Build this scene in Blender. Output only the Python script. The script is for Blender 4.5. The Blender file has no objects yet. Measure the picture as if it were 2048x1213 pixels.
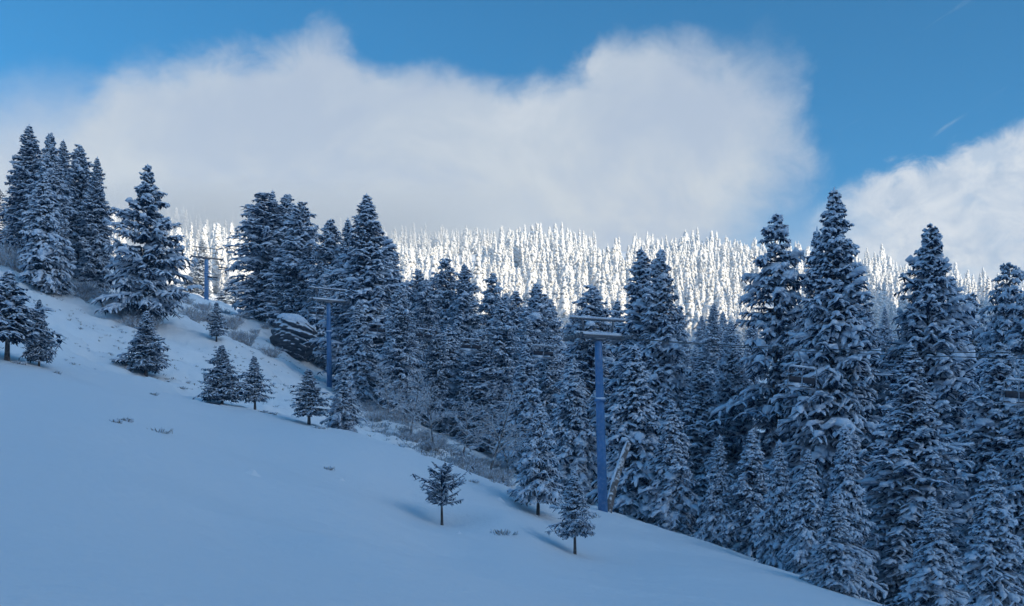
import bpy, math, random
import numpy as np

# ------------------------------------------------------------------ camera, sky, sun, exposure
SC = bpy.context.scene
COL = SC.collection
F, CX, HY = 1967.0, 1024.0, 1000.0          # focal length in photo pixels, principal column, horizon row
cd = bpy.data.cameras.new('camera')
cam = bpy.data.objects.new('camera', cd)
COL.objects.link(cam)
cam.location = (0, 0, 0)
cam.rotation_euler = (math.radians(90), 0, 0)
cd.sensor_width = 36.0
cd.lens = F / 2048 * 36
cd.shift_y = (HY - 606.5) / 2048
cd.clip_start = 0.3
cd.clip_end = 8000
SC.camera = cam
SC.view_settings.view_transform = 'Standard'
SC.view_settings.look = 'None'
SC.view_settings.exposure = 0.35
SC.view_settings.gamma = 1.0
SC.cycles.max_bounces = 8
SC.cycles.diffuse_bounces = 4
SC.cycles.volume_bounces = 3
SC.cycles.use_denoising = True

SUN_EL = math.radians(15.0)
SUN_H = np.array([0.85, -0.527])            # horizontal direction towards the sun
SUN_H = SUN_H / np.linalg.norm(SUN_H)
SKY_S = 0.116
sl = bpy.data.lights.new('sun', 'SUN')
sl.energy = 5.0
sl.angle = math.radians(0.53)
sl.color = (1.0, 0.86, 0.64)
sun = bpy.data.objects.new('sun', sl)
COL.objects.link(sun)
from mathutils import Vector
to_sun = Vector((SUN_H[0] * math.cos(SUN_EL), SUN_H[1] * math.cos(SUN_EL), math.sin(SUN_EL)))
sun.rotation_euler = to_sun.to_track_quat('Z', 'Y').to_euler()
sun.location = (60, -40, 80)


class NT:
    """small helper round a node tree"""
    def __init__(s, tree):
        s.t = tree
        tree.nodes.clear()

    def n(s, kind, **kw):
        nd = s.t.nodes.new(kind)
        for k, v in kw.items():
            setattr(nd, k, v)
        return nd

    def link(s, a, b):
        s.t.links.new(a, b)

    def val(s, sock, v):
        if hasattr(v, 'is_output') or isinstance(v, bpy.types.NodeSocket):
            s.link(v, sock)
        else:
            sock.default_value = v

    def m(s, op, a, b=0.0, c=0.0, clamp=False):
        nd = s.n('ShaderNodeMath', operation=op, use_clamp=clamp)
        s.val(nd.inputs[0], a)
        s.val(nd.inputs[1], b)
        s.val(nd.inputs[2], c)
        return nd.outputs[0]

    def sstep(s, x, lo, hi):
        nd = s.n('ShaderNodeMapRange', interpolation_type='SMOOTHSTEP')
        s.val(nd.inputs['Value'], x)
        s.val(nd.inputs['From Min'], lo)
        s.val(nd.inputs['From Max'], hi)
        return nd.outputs[0]

    def mix(s, f, a, b):
        nd = s.n('ShaderNodeMix', data_type='RGBA')
        s.val(nd.inputs[0], f)
        for sk, v in ((nd.inputs[6], a), (nd.inputs[7], b)):
            if isinstance(v, tuple):
                sk.default_value = (v[0], v[1], v[2], 1)
            else:
                s.link(v, sk)
        return nd.outputs[2]

    def noise(s, vec, scale, detail=4.0, rough=0.55, dist=0.0):
        nd = s.n('ShaderNodeTexNoise')
        s.link(vec, nd.inputs['Vector'])
        nd.inputs['Scale'].default_value = scale
        nd.inputs['Detail'].default_value = detail
        nd.inputs['Roughness'].default_value = rough
        nd.inputs['Distortion'].default_value = dist
        return nd.outputs['Fac']

    def curve(s, x, lo, hi, pts, vlo, vhi):
        """piecewise curve through pts (x, y) evaluated at x"""
        nd = s.n('ShaderNodeFloatCurve')
        cu = nd.mapping.curves[0]
        q = [((p[0] - lo) / (hi - lo), (p[1] - vlo) / (vhi - vlo)) for p in pts]
        while len(cu.points) < len(q):
            cu.points.new(0.5, 0.5)
        for p, (a, b) in zip(cu.points, q):
            p.location = (a, b)
        nd.mapping.update()
        fx = s.m('DIVIDE', s.m('SUBTRACT', x, lo), hi - lo, clamp=True)
        s.link(fx, nd.inputs['Value'])
        return s.m('ADD', s.m('MULTIPLY', nd.outputs[0], vhi - vlo), vlo)


def build_world():
    w = bpy.data.worlds.new('World')
    SC.world = w
    w.use_nodes = True
    T = NT(w.node_tree)
    out = T.n('ShaderNodeOutputWorld')
    bg = T.n('ShaderNodeBackground')
    bg.inputs['Strength'].default_value = SKY_S
    T.link(bg.outputs[0], out.inputs[0])
    sky = T.n('ShaderNodeTexSky', sky_type='NISHITA')
    sky.sun_disc = False
    sky.sun_elevation = SUN_EL
    sky.sun_rotation = math.atan2(SUN_H[0], SUN_H[1])
    sky.altitude = 2200
    sky.air_density = 1.0
    sky.dust_density = 0.4
    sky.ozone_density = 3.0
    mul = T.n('ShaderNodeMix', data_type='RGBA', blend_type='MULTIPLY')
    mul.inputs[0].default_value = 1.0
    mul.inputs[7].default_value = (0.12, 0.92, 1.12, 1)
    T.link(sky.outputs[0], mul.inputs[6])
    blue = mul.outputs[2]
    tc = T.n('ShaderNodeTexCoord')
    d = tc.outputs['Generated']
    sep = T.n('ShaderNodeSeparateXYZ')
    T.link(d, sep.inputs[0])
    x, y, z = sep.outputs
    az = T.m('ARCTAN2', x, y)                                   # bearing from north, radians
    hl = T.m('SQRT', T.m('ADD', T.m('MULTIPLY', x, x), T.m('MULTIPLY', y, y)))
    el = T.m('ARCTAN2', z, hl)                                  # elevation angle

    def ang(px, py):
        a = math.atan2(px - CX, F)
        return a, math.atan2(HY - py, math.hypot(px - CX, F))
    # coordinates for the cloud texture: bearing and elevation
    cmb = T.n('ShaderNodeCombineXYZ')
    T.link(az, cmb.inputs[0])
    T.link(T.m('MULTIPLY', el, 1.3), cmb.inputs[1])
    cv = cmb.outputs[0]
    big = T.noise(cv, 7.0, 6.0, 0.62, 0.3)
    fine = T.noise(cv, 26.0, 6.0, 0.62, 0.5)
    nb = T.m('SUBTRACT', big, 0.5)
    nf = T.m('SUBTRACT', fine, 0.5)
    # main cloud bank: its top as an elevation for every bearing
    top1 = [(-1500, 260), (-700, 200), (-300, 235), (0, 222), (110, 218), (180, 205), (235, 158), (330, 138), (400, 122),
            (520, 102), (590, 92), (645, 74), (690, 92), (730, 132), (800, 148), (870, 143), (950, 172), (1030, 186),
            (1090, 172), (1150, 170), (1183, 140), (1205, 104), (1260, 94), (1330, 88), (1400, 104), (1480, 124),
            (1545, 152), (1580, 190), (1600, 250), (1618, 320), (1640, 400), (1690, 520), (2000, 640)]
    pts = [ang(a, b) for a, b in top1]
    lo, hi = pts[0][0], pts[-1][0]
    sh = T.n('ShaderNodeVectorMath', operation='ADD')
    T.link(cv, sh.inputs[0])
    sh.inputs[1].default_value = (7.3, 3.1, 1.7)
    nb2 = T.m('SUBTRACT', T.noise(sh.outputs[0], 9.0, 6.0, 0.6, 0.2), 0.5)
    azw = T.m('ADD', az, T.m('MULTIPLY', nb2, 0.11))
    elw = T.m('ADD', el, T.m('MULTIPLY', nb, 0.05))
    t1 = T.curve(azw, lo, hi, pts, 0.0, 0.6)
    soft = T.curve(az, lo, hi, [(lo, 0.05), (ang(100, 0)[0], 0.045), (ang(300, 0)[0], 0.022), (ang(1100, 0)[0], 0.020),
                                (ang(1250, 0)[0], 0.020), (ang(1480, 0)[0], 0.036), (ang(1620, 0)[0], 0.060), (hi, 0.06)], 0.0, 0.1)
    dist = T.m('SUBTRACT', t1, elw)
    dist = T.m('ADD', dist, T.m('MULTIPLY', nf, 0.030))
    nd = T.n('ShaderNodeMapRange', interpolation_type='SMOOTHSTEP')
    T.link(dist, nd.inputs['Value'])
    T.link(T.m('MULTIPLY', soft, -1.0), nd.inputs['From Min'])
    T.link(soft, nd.inputs['From Max'])
    flank = [(640, 1400), (520, 1440), (455, 1490), (400, 1545), (335, 1600), (265, 1622), (200, 1612), (100, 1600), (-400, 1600)]
    fl = [(ang(b, a)[1], ang(b, a)[0]) for a, b in flank]
    fe = T.curve(elw, fl[0][0], fl[-1][0], fl, 0.0, 0.6)
    dfl = T.m('ADD', T.m('SUBTRACT', fe, azw), T.m('MULTIPLY', nf, 0.05))
    m1 = T.m('MULTIPLY', nd.outputs[0], T.sstep(dfl, -0.055, 0.065))
    # bright cloud low on the right
    top2 = [(1380, 640), (1500, 520), (1640, 410), (1700, 362), (1760, 338), (1850, 322), (1920, 292), (1990, 266), (2048, 238),
            (2250, 170), (2700, 120), (3600, 200)]
    pts2 = [ang(a, b) for a, b in top2]
    lo2, hi2 = pts2[0][0], pts2[-1][0]
    t2 = T.curve(az, lo2, hi2, pts2, 0.0, 0.6)
    d2 = T.m('SUBTRACT', t2, el)
    d2 = T.m('ADD', d2, T.m('ADD', T.m('MULTIPLY', nb, 0.03), T.m('MULTIPLY', nf, 0.045)))
    m2 = T.sstep(d2, -0.006, 0.016)
    m2 = T.m('MULTIPLY', m2, T.sstep(az, ang(1540, 0)[0], ang(1780, 0)[0]))
    gap = T.sstep(T.noise(cv, 14.0, 5.0, 0.6), 0.36, 0.50)
    m2 = T.m('MULTIPLY', m2, T.m('ADD', 0.72, T.m('MULTIPLY', gap, 0.28)))
    # thin veil low along the ridge, and a few wisps
    veil = T.m('MULTIPLY', T.sstep(el, ang(1500, 360)[1], ang(1500, 500)[1]), 0.55)
    cm2 = T.n('ShaderNodeCombineXYZ')
    T.link(T.m('ADD', T.m('MULTIPLY', az, 1.0), T.m('MULTIPLY', el, -1.2)), cm2.inputs[0])
    T.link(T.m('ADD', T.m('MULTIPLY', el, 3.2), T.m('MULTIPLY', az, -1.3)), cm2.inputs[1])
    wis = T.noise(cm2.outputs[0], 15.0, 5.0, 0.6, 0.4)
    m3 = T.m('MULTIPLY', T.sstep(wis, 0.63, 0.82), T.sstep(az, ang(1640, 0)[0], ang(1800, 0)[0]))
    m3 = T.m('MULTIPLY', m3, 0.6)
    # rest of the dome: patchy blue fill added behind and overhead to raise the ambient light
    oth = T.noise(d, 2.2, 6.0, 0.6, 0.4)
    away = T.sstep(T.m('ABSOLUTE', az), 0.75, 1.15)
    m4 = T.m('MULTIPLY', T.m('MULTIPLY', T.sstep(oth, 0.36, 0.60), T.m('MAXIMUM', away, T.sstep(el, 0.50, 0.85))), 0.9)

    def c(r, g, b):
        k = SKY_S * 2 ** SC.view_settings.exposure
        return (r / k, g / k, b / k)
    base1 = T.sstep(el, ang(800, 150)[1], ang(800, 420)[1])
    c1 = T.mix(base1, c(0.56, 0.61, 0.67), c(0.68, 0.69, 0.68))
    sh2 = T.n('ShaderNodeVectorMath', operation='ADD')
    T.link(cv, sh2.inputs[0])
    sh2.inputs[1].default_value = (-3.1, 5.7, 0.4)
    bil = T.noise(sh2.outputs[0], 6.0, 7.0, 0.62, 0.5)
    c1 = T.mix(T.m('MULTIPLY', T.sstep(bil, 0.60, 0.36), 0.65), c1, c(0.46, 0.52, 0.63))
    c1 = T.mix(T.m('MULTIPLY', T.sstep(bil, 0.52, 0.72), 0.5), c1, c(0.78, 0.78, 0.77))
    c2 = T.mix(T.sstep(fine, 0.3, 0.65), c(0.55, 0.60, 0.67), c(0.80, 0.80, 0.79))
    col = T.mix(veil, blue, c(0.40, 0.52, 0.66))
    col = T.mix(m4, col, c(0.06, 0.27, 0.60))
    col = T.mix(m3, col, c(0.52, 0.60, 0.68))
    # bright lobe added to the unseen sky above the sun's ridge, to light the slope
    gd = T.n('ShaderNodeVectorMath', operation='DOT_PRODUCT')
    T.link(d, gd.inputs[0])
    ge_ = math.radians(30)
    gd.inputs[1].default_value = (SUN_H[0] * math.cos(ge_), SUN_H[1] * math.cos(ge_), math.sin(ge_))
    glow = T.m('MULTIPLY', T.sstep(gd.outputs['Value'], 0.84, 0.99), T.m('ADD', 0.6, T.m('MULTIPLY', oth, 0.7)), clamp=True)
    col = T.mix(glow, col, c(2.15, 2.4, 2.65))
    col = T.mix(T.m('MULTIPLY', m2, 0.92), col, c2)
    col = T.mix(T.m('MULTIPLY', m1, 0.95), col, c1)
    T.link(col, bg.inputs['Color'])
    w.cycles.sampling_method = 'MANUAL'
    w.cycles.sample_map_resolution = 1024


build_world()
rnd = random.Random(7)
RS = np.random.RandomState(11)


# ------------------------------------------------------------------ helpers
def tag(o, label=None, cat=None, group=None, kind=None):
    if label: o['label'] = label
    if cat: o['category'] = cat
    if group: o['group'] = group
    if kind: o['kind'] = kind
    return o


def link(name, me, parent=None, loc=None):
    o = bpy.data.objects.new(name, me)
    COL.objects.link(o)
    if parent is not None: o.parent = parent
    if loc is not None: o.location = loc
    return o


def empty(name, loc=(0, 0, 0)):
    o = bpy.data.objects.new(name, None)
    COL.objects.link(o)
    o.location = loc
    o.empty_display_size = 0.3
    return o


def mesh_np(name, V, Q, mat=None, mats=None, mi=None, smooth=True):
    """mesh from numpy vertices and quads (or triangles)"""
    me = bpy.data.meshes.new(name)
    V = np.asarray(V, np.float32).reshape(-1, 3)
    Q = np.asarray(Q, np.int32)
    k = Q.shape[1]
    me.vertices.add(len(V))
    me.vertices.foreach_set('co', V.ravel())
    me.loops.add(Q.size)
    me.loops.foreach_set('vertex_index', Q.ravel())
    me.polygons.add(len(Q))
    me.polygons.foreach_set('loop_start', np.arange(0, Q.size, k, dtype=np.int32))
    me.polygons.foreach_set('loop_total', np.full(len(Q), k, np.int32))
    me.polygons.foreach_set('use_smooth', np.full(len(Q), smooth, bool))
    for m_ in (mats or ([mat] if mat else [])):
        me.materials.append(m_)
    if mi is not None:
        me.polygons.foreach_set('material_index', np.asarray(mi, np.int32))
    me.update(calc_edges=True)
    me.validate()
    return me


class Geo:
    """collects quads"""
    def __init__(s):
        s.v, s.q, s.n = [], [], 0

    def add(s, V, Q):
        V = np.asarray(V, float).reshape(-1, 3)
        s.v.append(V)
        s.q.append(np.asarray(Q, int) + s.n)
        s.n += len(V)

    def tubes(s, P, W, T, m=6, jit=0.0, under=0.6, up=None):
        """flattened tubes along polylines P (N,n,3); half width W and half thickness T (N,n)"""
        P = np.asarray(P, float)
        N, n, _ = P.shape
        t = np.gradient(P, axis=1)
        t /= np.linalg.norm(t, axis=2, keepdims=True) + 1e-9
        upv = np.array([0, 0, 1.0]) if up is None else np.asarray(up, float)
        sd = np.cross(t, np.broadcast_to(upv, t.shape))
        ln = np.linalg.norm(sd, axis=2, keepdims=True)
        sd = np.where(ln < 0.05, np.array([1.0, 0, 0]), sd / (ln + 1e-9))
        u = np.cross(sd, t)
        a = np.arange(m) / m * 2 * math.pi
        ca, sa = np.cos(a), np.sin(a)
        sa = np.where(sa < 0, sa * under, sa)
        R = np.ones((N, n, m)) if jit == 0 else 1 + jit * (RS.rand(N, n, m) * 2 - 1)
        V = P[:, :, None, :] + sd[:, :, None, :] * (ca * R * np.asarray(W)[:, :, None])[..., None] \
            + u[:, :, None, :] * (sa * R * np.asarray(T)[:, :, None])[..., None]
        i = np.arange(n - 1)[:, None]
        k = np.arange(m)[None, :]
        k2 = (k + 1) % m
        q = np.stack([i * m + k, i * m + k2, (i + 1) * m + k2, (i + 1) * m + k], -1).reshape(-1, 4)
        Q = (np.arange(N)[:, None, None] * (n * m) + q[None]).reshape(-1, 4)
        s.add(V, Q)

    def tube(s, pts, r, m=8, ends=True):
        """one round tube; r a number or one per point; closed by a tiny ring at each end"""
        P = np.asarray(pts, float)
        r = np.broadcast_to(np.asarray(r, float), (len(P),)).copy()
        if ends:
            P = np.vstack([P[:1], P, P[-1:]])
            d0 = P[2] - P[1]; d1 = P[-2] - P[-3]
            P[0] = P[1] - d0 / (np.linalg.norm(d0) + 1e-9) * 1e-3
            P[-1] = P[-2] + d1 / (np.linalg.norm(d1) + 1e-9) * 1e-3
            r = np.concatenate([[r[0] * 0.01], r, [r[-1] * 0.01]])
        t0 = P[-2] - P[1]
        up = (0, 0, 1.0) if abs(t0[2]) < 0.9 * np.linalg.norm(t0) else (0, 1.0, 0)
        s.tubes(P[None], r[None], r[None], m=m, under=1.0, up=up)

    def box(s, c, sz, ax=None, bevel=0.0):
        """box with centre c, sizes sz, axes ax (3 unit vectors)"""
        ax = np.eye(3) if ax is None else np.asarray(ax, float)
        h = np.asarray(sz, float) / 2
        if bevel <= 0: bevel = min(sz) * 0.12
        b = min(bevel, min(h) * 0.9)
        # chamfered box as a stack of four rings
        V = []
        for zz, inset in ((-h[2], b), (-h[2] + b, 0), (h[2] - b, 0), (h[2], b)):
            X, Y = h[0] - inset, h[1] - inset
            bb = b if inset == 0 else b * 0.5
            ring = [(-X + bb, -Y), (X - bb, -Y), (X, -Y + bb), (X, Y - bb), (X - bb, Y), (-X + bb, Y), (-X, Y - bb), (-X, -Y + bb)]
            V += [(p[0], p[1], zz) for p in ring]
        V = np.array(V) @ ax + np.asarray(c, float)
        Q = []
        for r in range(3):
            for k in range(8):
                k2 = (k + 1) % 8
                Q.append((r * 8 + k, r * 8 + k2, (r + 1) * 8 + k2, (r + 1) * 8 + k))
        for o, fl in ((0, True), (24, False)):
            for f in ((0, 1, 2, 3), (0, 3, 4, 7), (4, 5, 6, 7)):
                f = [o + i for i in f]
                Q.append(tuple(reversed(f)) if fl else tuple(f))
        s.add(V, Q)

    def build(s, name, mat, smooth=True):
        return mesh_np(name, np.concatenate(s.v), np.concatenate(s.q), mat, smooth=smooth)


def _h(ix, iy, seed):
    n = (ix * 374761393 + iy * 668265263 + seed * 982451653) & 0x7fffffff
    n = ((n ^ (n >> 13)) * 1274126177) & 0x7fffffff
    n = n ^ (n >> 16)
    return (n & 0xffff) / 65535.0


def vnoise(x, y, seed=0):
    x = np.asarray(x, float); y = np.asarray(y, float)
    ix = np.floor(x).astype(np.int64); iy = np.floor(y).astype(np.int64)
    fx = x - ix; fy = y - iy
    fx = fx * fx * fx * (fx * (fx * 6 - 15) + 10); fy = fy * fy * fy * (fy * (fy * 6 - 15) + 10)
    a, b = _h(ix, iy, seed), _h(ix + 1, iy, seed)
    c, d = _h(ix, iy + 1, seed), _h(ix + 1, iy + 1, seed)
    return (a + (b - a) * fx) * (1 - fy) + (c + (d - c) * fx) * fy - 0.5


def fbm(x, y, sc, oct=4, seed=0, rough=0.5):
    t = 0; a = 1.0
    for k in range(oct):
        t = t + a * vnoise(np.asarray(x) / sc + 17.3 * k, np.asarray(y) / sc - 9.1 * k, seed + k)
        sc = sc / 2.03; a *= rough
    return t


def sm(x, a, b):
    t = np.clip((np.asarray(x, float) - a) / (b - a), 0, 1)
    return t * t * (3 - 2 * t)


# ------------------------------------------------------------------ materials
def new_mat(name):
    m = bpy.data.materials.new(name)
    m.use_nodes = True
    T = NT(m.node_tree)
    o = T.n('ShaderNodeOutputMaterial')
    p = T.n('ShaderNodeBsdfPrincipled')
    T.link(p.outputs[0], o.inputs[0])
    return m, T, p, o


def bump(T, p, h, strength, dist):
    b = T.n('ShaderNodeBump')
    b.inputs['Strength'].default_value = strength
    b.inputs['Distance'].default_value = dist
    T.link(h, b.inputs['Height'])
    T.link(b.outputs[0], p.inputs['Normal'])


def mat_ground():
    m, T, p, o = new_mat('snow_ground')
    g = T.n('ShaderNodeNewGeometry').outputs['Position']
    n1 = T.noise(g, 0.35, 5, 0.6)
    n2 = T.noise(g, 2.4, 5, 0.6)
    n3 = T.noise(g, 14.0, 3, 0.6)
    at_ = T.n('ShaderNodeAttribute', attribute_name='piste_shade')
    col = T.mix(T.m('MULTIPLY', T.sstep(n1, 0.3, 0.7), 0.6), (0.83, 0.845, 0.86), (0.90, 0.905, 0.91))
    col = T.mix(T.m('MULTIPLY', at_.outputs['Fac'], T.m('ADD', 0.75, T.m('MULTIPLY', n2, 0.4)), clamp=True), col, (0.74, 0.775, 0.81))  # dimmer light on the piste put into its snow colour, natural slope left paler
    T.link(col, p.inputs['Base Color'])
    p.inputs['Roughness'].default_value = 0.62
    p.inputs['Specular IOR Level'].default_value = 0.25
    h = T.m('ADD', T.m('MULTIPLY', n1, 1.0), T.m('ADD', T.m('MULTIPLY', n2, 0.28), T.m('MULTIPLY', n3, 0.05)))
    bump(T, p, h, 0.55, 0.35)
    return m


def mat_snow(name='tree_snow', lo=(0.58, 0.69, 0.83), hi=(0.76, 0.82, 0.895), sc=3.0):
    m, T, p, o = new_mat(name)
    g = T.n('ShaderNodeTexCoord').outputs['Object']
    n1 = T.noise(g, sc, 5, 0.65)
    n2 = T.noise(g, sc * 5, 3, 0.6)
    T.link(T.mix(T.sstep(n1, 0.3, 0.65), lo, hi), p.inputs['Base Color'])
    p.inputs['Roughness'].default_value = 0.6
    p.inputs['Specular IOR Level'].default_value = 0.2
    bump(T, p, T.m('ADD', n1, T.m('MULTIPLY', n2, 0.4)), 0.8, 0.16)
    return m


def mat_foliage(name, c0, c1, frost, frost_amt, fs=2.2):
    """needles: dark green with frost caught on upward faces and in patches"""
    m, T, p, o = new_mat(name)
    tcn = T.n('ShaderNodeTexCoord').outputs['Object']
    n1 = T.noise(tcn, fs, 5, 0.7)
    n2 = T.noise(tcn, fs * 6, 3, 0.7)
    oi = T.n('ShaderNodeObjectInfo').outputs['Random']
    gcol = T.mix(T.sstep(n2, 0.3, 0.7), c0, c1)
    hs = T.n('ShaderNodeHueSaturation')
    T.link(gcol, hs.inputs['Color'])
    T.link(T.m('ADD', 0.75, T.m('MULTIPLY', oi, 0.5)), hs.inputs['Value'])
    ge = T.n('ShaderNodeNewGeometry')
    sp = T.n('ShaderNodeSeparateXYZ')
    T.link(ge.outputs['Normal'], sp.inputs[0])
    up = T.sstep(sp.outputs[2], -0.2, 0.75)
    f = T.m('MULTIPLY', up, T.sstep(n1, 0.34, 0.58))
    f = T.m('MULTIPLY', f, frost_amt, clamp=True)
    T.link(T.mix(f, hs.outputs[0], frost), p.inputs['Base Color'])
    p.inputs['Roughness'].default_value = 0.75
    p.inputs['Specular IOR Level'].default_value = 0.15
    return m


def mat_bark(name='bark', c0=(0.05, 0.04, 0.035), c1=(0.13, 0.11, 0.10), frost=0.5):
    m, T, p, o = new_mat(name)
    tcn = T.n('ShaderNodeTexCoord').outputs['Object']
    mp = T.n('ShaderNodeMapping')
    mp.inputs['Scale'].default_value = (1, 1, 0.25)
    T.link(tcn, mp.inputs[0])
    n1 = T.noise(mp.outputs[0], 9, 5, 0.7)
    n2 = T.noise(tcn, 2.2, 4, 0.6)
    c = T.mix(T.sstep(n1, 0.35, 0.65), c0, c1)
    c = T.mix(T.m('MULTIPLY', T.sstep(n2, 0.5, 0.66), frost), c, (0.75, 0.77, 0.8))
    T.link(c, p.inputs['Base Color'])
    p.inputs['Roughness'].default_value = 0.9
    bump(T, p, n1, 0.8, 0.05)
    return m


def mat_metal(name, col, rough=0.45, frost=0.35, sc=2.0):
    m, T, p, o = new_mat(name)
    tcn = T.n('ShaderNodeTexCoord').outputs['Object']
    n1 = T.noise(tcn, sc, 5, 0.65)
    n2 = T.noise(tcn, sc * 7, 4, 0.6)
    dark = tuple(v * 0.72 for v in col)
    c = T.mix(T.sstep(n1, 0.35, 0.65), dark, col)
    ge = T.n('ShaderNodeNewGeometry')
    sp = T.n('ShaderNodeSeparateXYZ')
    T.link(ge.outputs['Normal'], sp.inputs[0])
    f = T.m('MULTIPLY', T.sstep(n2, 0.45, 0.7), frost)
    f = T.m('MAXIMUM', f, T.sstep(sp.outputs[2], 0.55, 0.85))
    c = T.mix(f, c, (0.74, 0.77, 0.8))
    T.link(c, p.inputs['Base Color'])
    p.inputs['Roughness'].default_value = rough
    p.inputs['Metallic'].default_value = 0.0
    return m


def mat_plain(name, col, rough=0.7):
    m, T, p, o = new_mat(name)
    tcn = T.n('ShaderNodeTexCoord').outputs['Object']
    n1 = T.noise(tcn, 5.0, 5, 0.65)
    T.link(T.mix(T.sstep(n1, 0.3, 0.7), tuple(v * 0.7 for v in col), tuple(min(1, v * 1.2) for v in col)), p.inputs['Base Color'])
    p.inputs['Roughness'].default_value = rough
    return m


def mat_rock():
    m, T, p, o = new_mat('layered_rock')
    tcn = T.n('ShaderNodeTexCoord').outputs['Object']
    mp = T.n('ShaderNodeMapping')
    mp.inputs['Rotation'].default_value = (0, math.radians(14), 0)
    mp.inputs['Scale'].default_value = (0.35, 0.35, 2.6)
    T.link(tcn, mp.inputs[0])
    n1 = T.noise(mp.outputs[0], 1.1, 6, 0.65)
    n2 = T.noise(tcn, 3.0, 5, 0.6)
    c = T.mix(T.sstep(n1, 0.35, 0.65), (0.022, 0.028, 0.038), (0.085, 0.095, 0.115))
    ge = T.n('ShaderNodeNewGeometry')
    sp = T.n('ShaderNodeSeparateXYZ')
    T.link(ge.outputs['Normal'], sp.inputs[0])
    f = T.sstep(T.m('ADD', sp.outputs[2], T.m('MULTIPLY', T.m('SUBTRACT', n2, 0.5), 0.8)), 0.22, 0.46)
    T.link(T.mix(f, c, (0.76, 0.81, 0.87)), p.inputs['Base Color'])
    p.inputs['Roughness'].default_value = 0.85
    bump(T, p, T.m('ADD', n1, T.m('MULTIPLY', n2, 0.5)), 0.9, 0.25)
    return m


def mat_hill():
    """snow hillside with a far dark forest on it"""
    m, T, p, o = new_mat('wooded_hill')
    g = T.n('ShaderNodeNewGeometry').outputs['Position']
    n1 = T.noise(g, 0.012, 4, 0.6)
    n2 = T.noise(g, 0.22, 4, 0.7)
    f = T.m('MULTIPLY', T.sstep(n1, 0.4, 0.55), T.sstep(n2, 0.35, 0.6))
    T.link(T.mix(f, (0.8, 0.82, 0.85), (0.10, 0.12, 0.12)), p.inputs['Base Color'])
    p.inputs['Roughness'].default_value = 0.8
    bump(T, p, n2, 0.8, 2.0)
    return m


M_GROUND = mat_ground()
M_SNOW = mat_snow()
M_SNOWFAR = mat_snow('hillside_snow', (0.70, 0.72, 0.74), (0.82, 0.83, 0.84), 0.35)
M_NEEDLE = mat_foliage('needles', (0.003, 0.014, 0.042), (0.012, 0.034, 0.076), (0.48, 0.62, 0.77), 0.8)
M_NEEDLE_Y = mat_foliage('young_needles', (0.004, 0.016, 0.042), (0.015, 0.038, 0.075), (0.54, 0.66, 0.78), 1.0, 7.0)
M_RIME = mat_foliage('rimed_needles', (0.36, 0.355, 0.34), (0.54, 0.535, 0.52), (0.78, 0.785, 0.78), 0.95, 1.2)
M_SPSNOW = mat_snow('spire_snow', (0.66, 0.67, 0.68), (0.84, 0.845, 0.85), 1.5)
M_BARK = mat_bark()
M_FBARK = mat_bark('frosted_bark', (0.10, 0.09, 0.085), (0.20, 0.18, 0.17), 0.9)
M_TWIG = mat_bark('frosted_twig', (0.34, 0.29, 0.27), (0.52, 0.47, 0.44), 1.0)
M_GRASS = mat_bark('dry_grass', (0.15, 0.125, 0.10), (0.28, 0.23, 0.18), 0.6)
M_POLE = mat_metal('blue_tower_paint', (0.065, 0.20, 0.42), 0.4, 0.10, 0.5)
M_STEEL = mat_metal('galvanised_steel', (0.075, 0.09, 0.115), 0.5, 0.22, 3.0)
M_ARM = mat_plain('dark_steel', (0.06, 0.07, 0.09))
M_CHAIR = mat_metal('chair_steel', (0.22, 0.26, 0.32), 0.5, 0.6, 3.0)
M_SEAT = mat_plain('seat_vinyl', (0.012, 0.016, 0.028))
M_ROPE = mat_plain('haul_rope', (0.07, 0.08, 0.09))
M_ROCK = mat_rock()
M_HILL = mat_hill()

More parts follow.
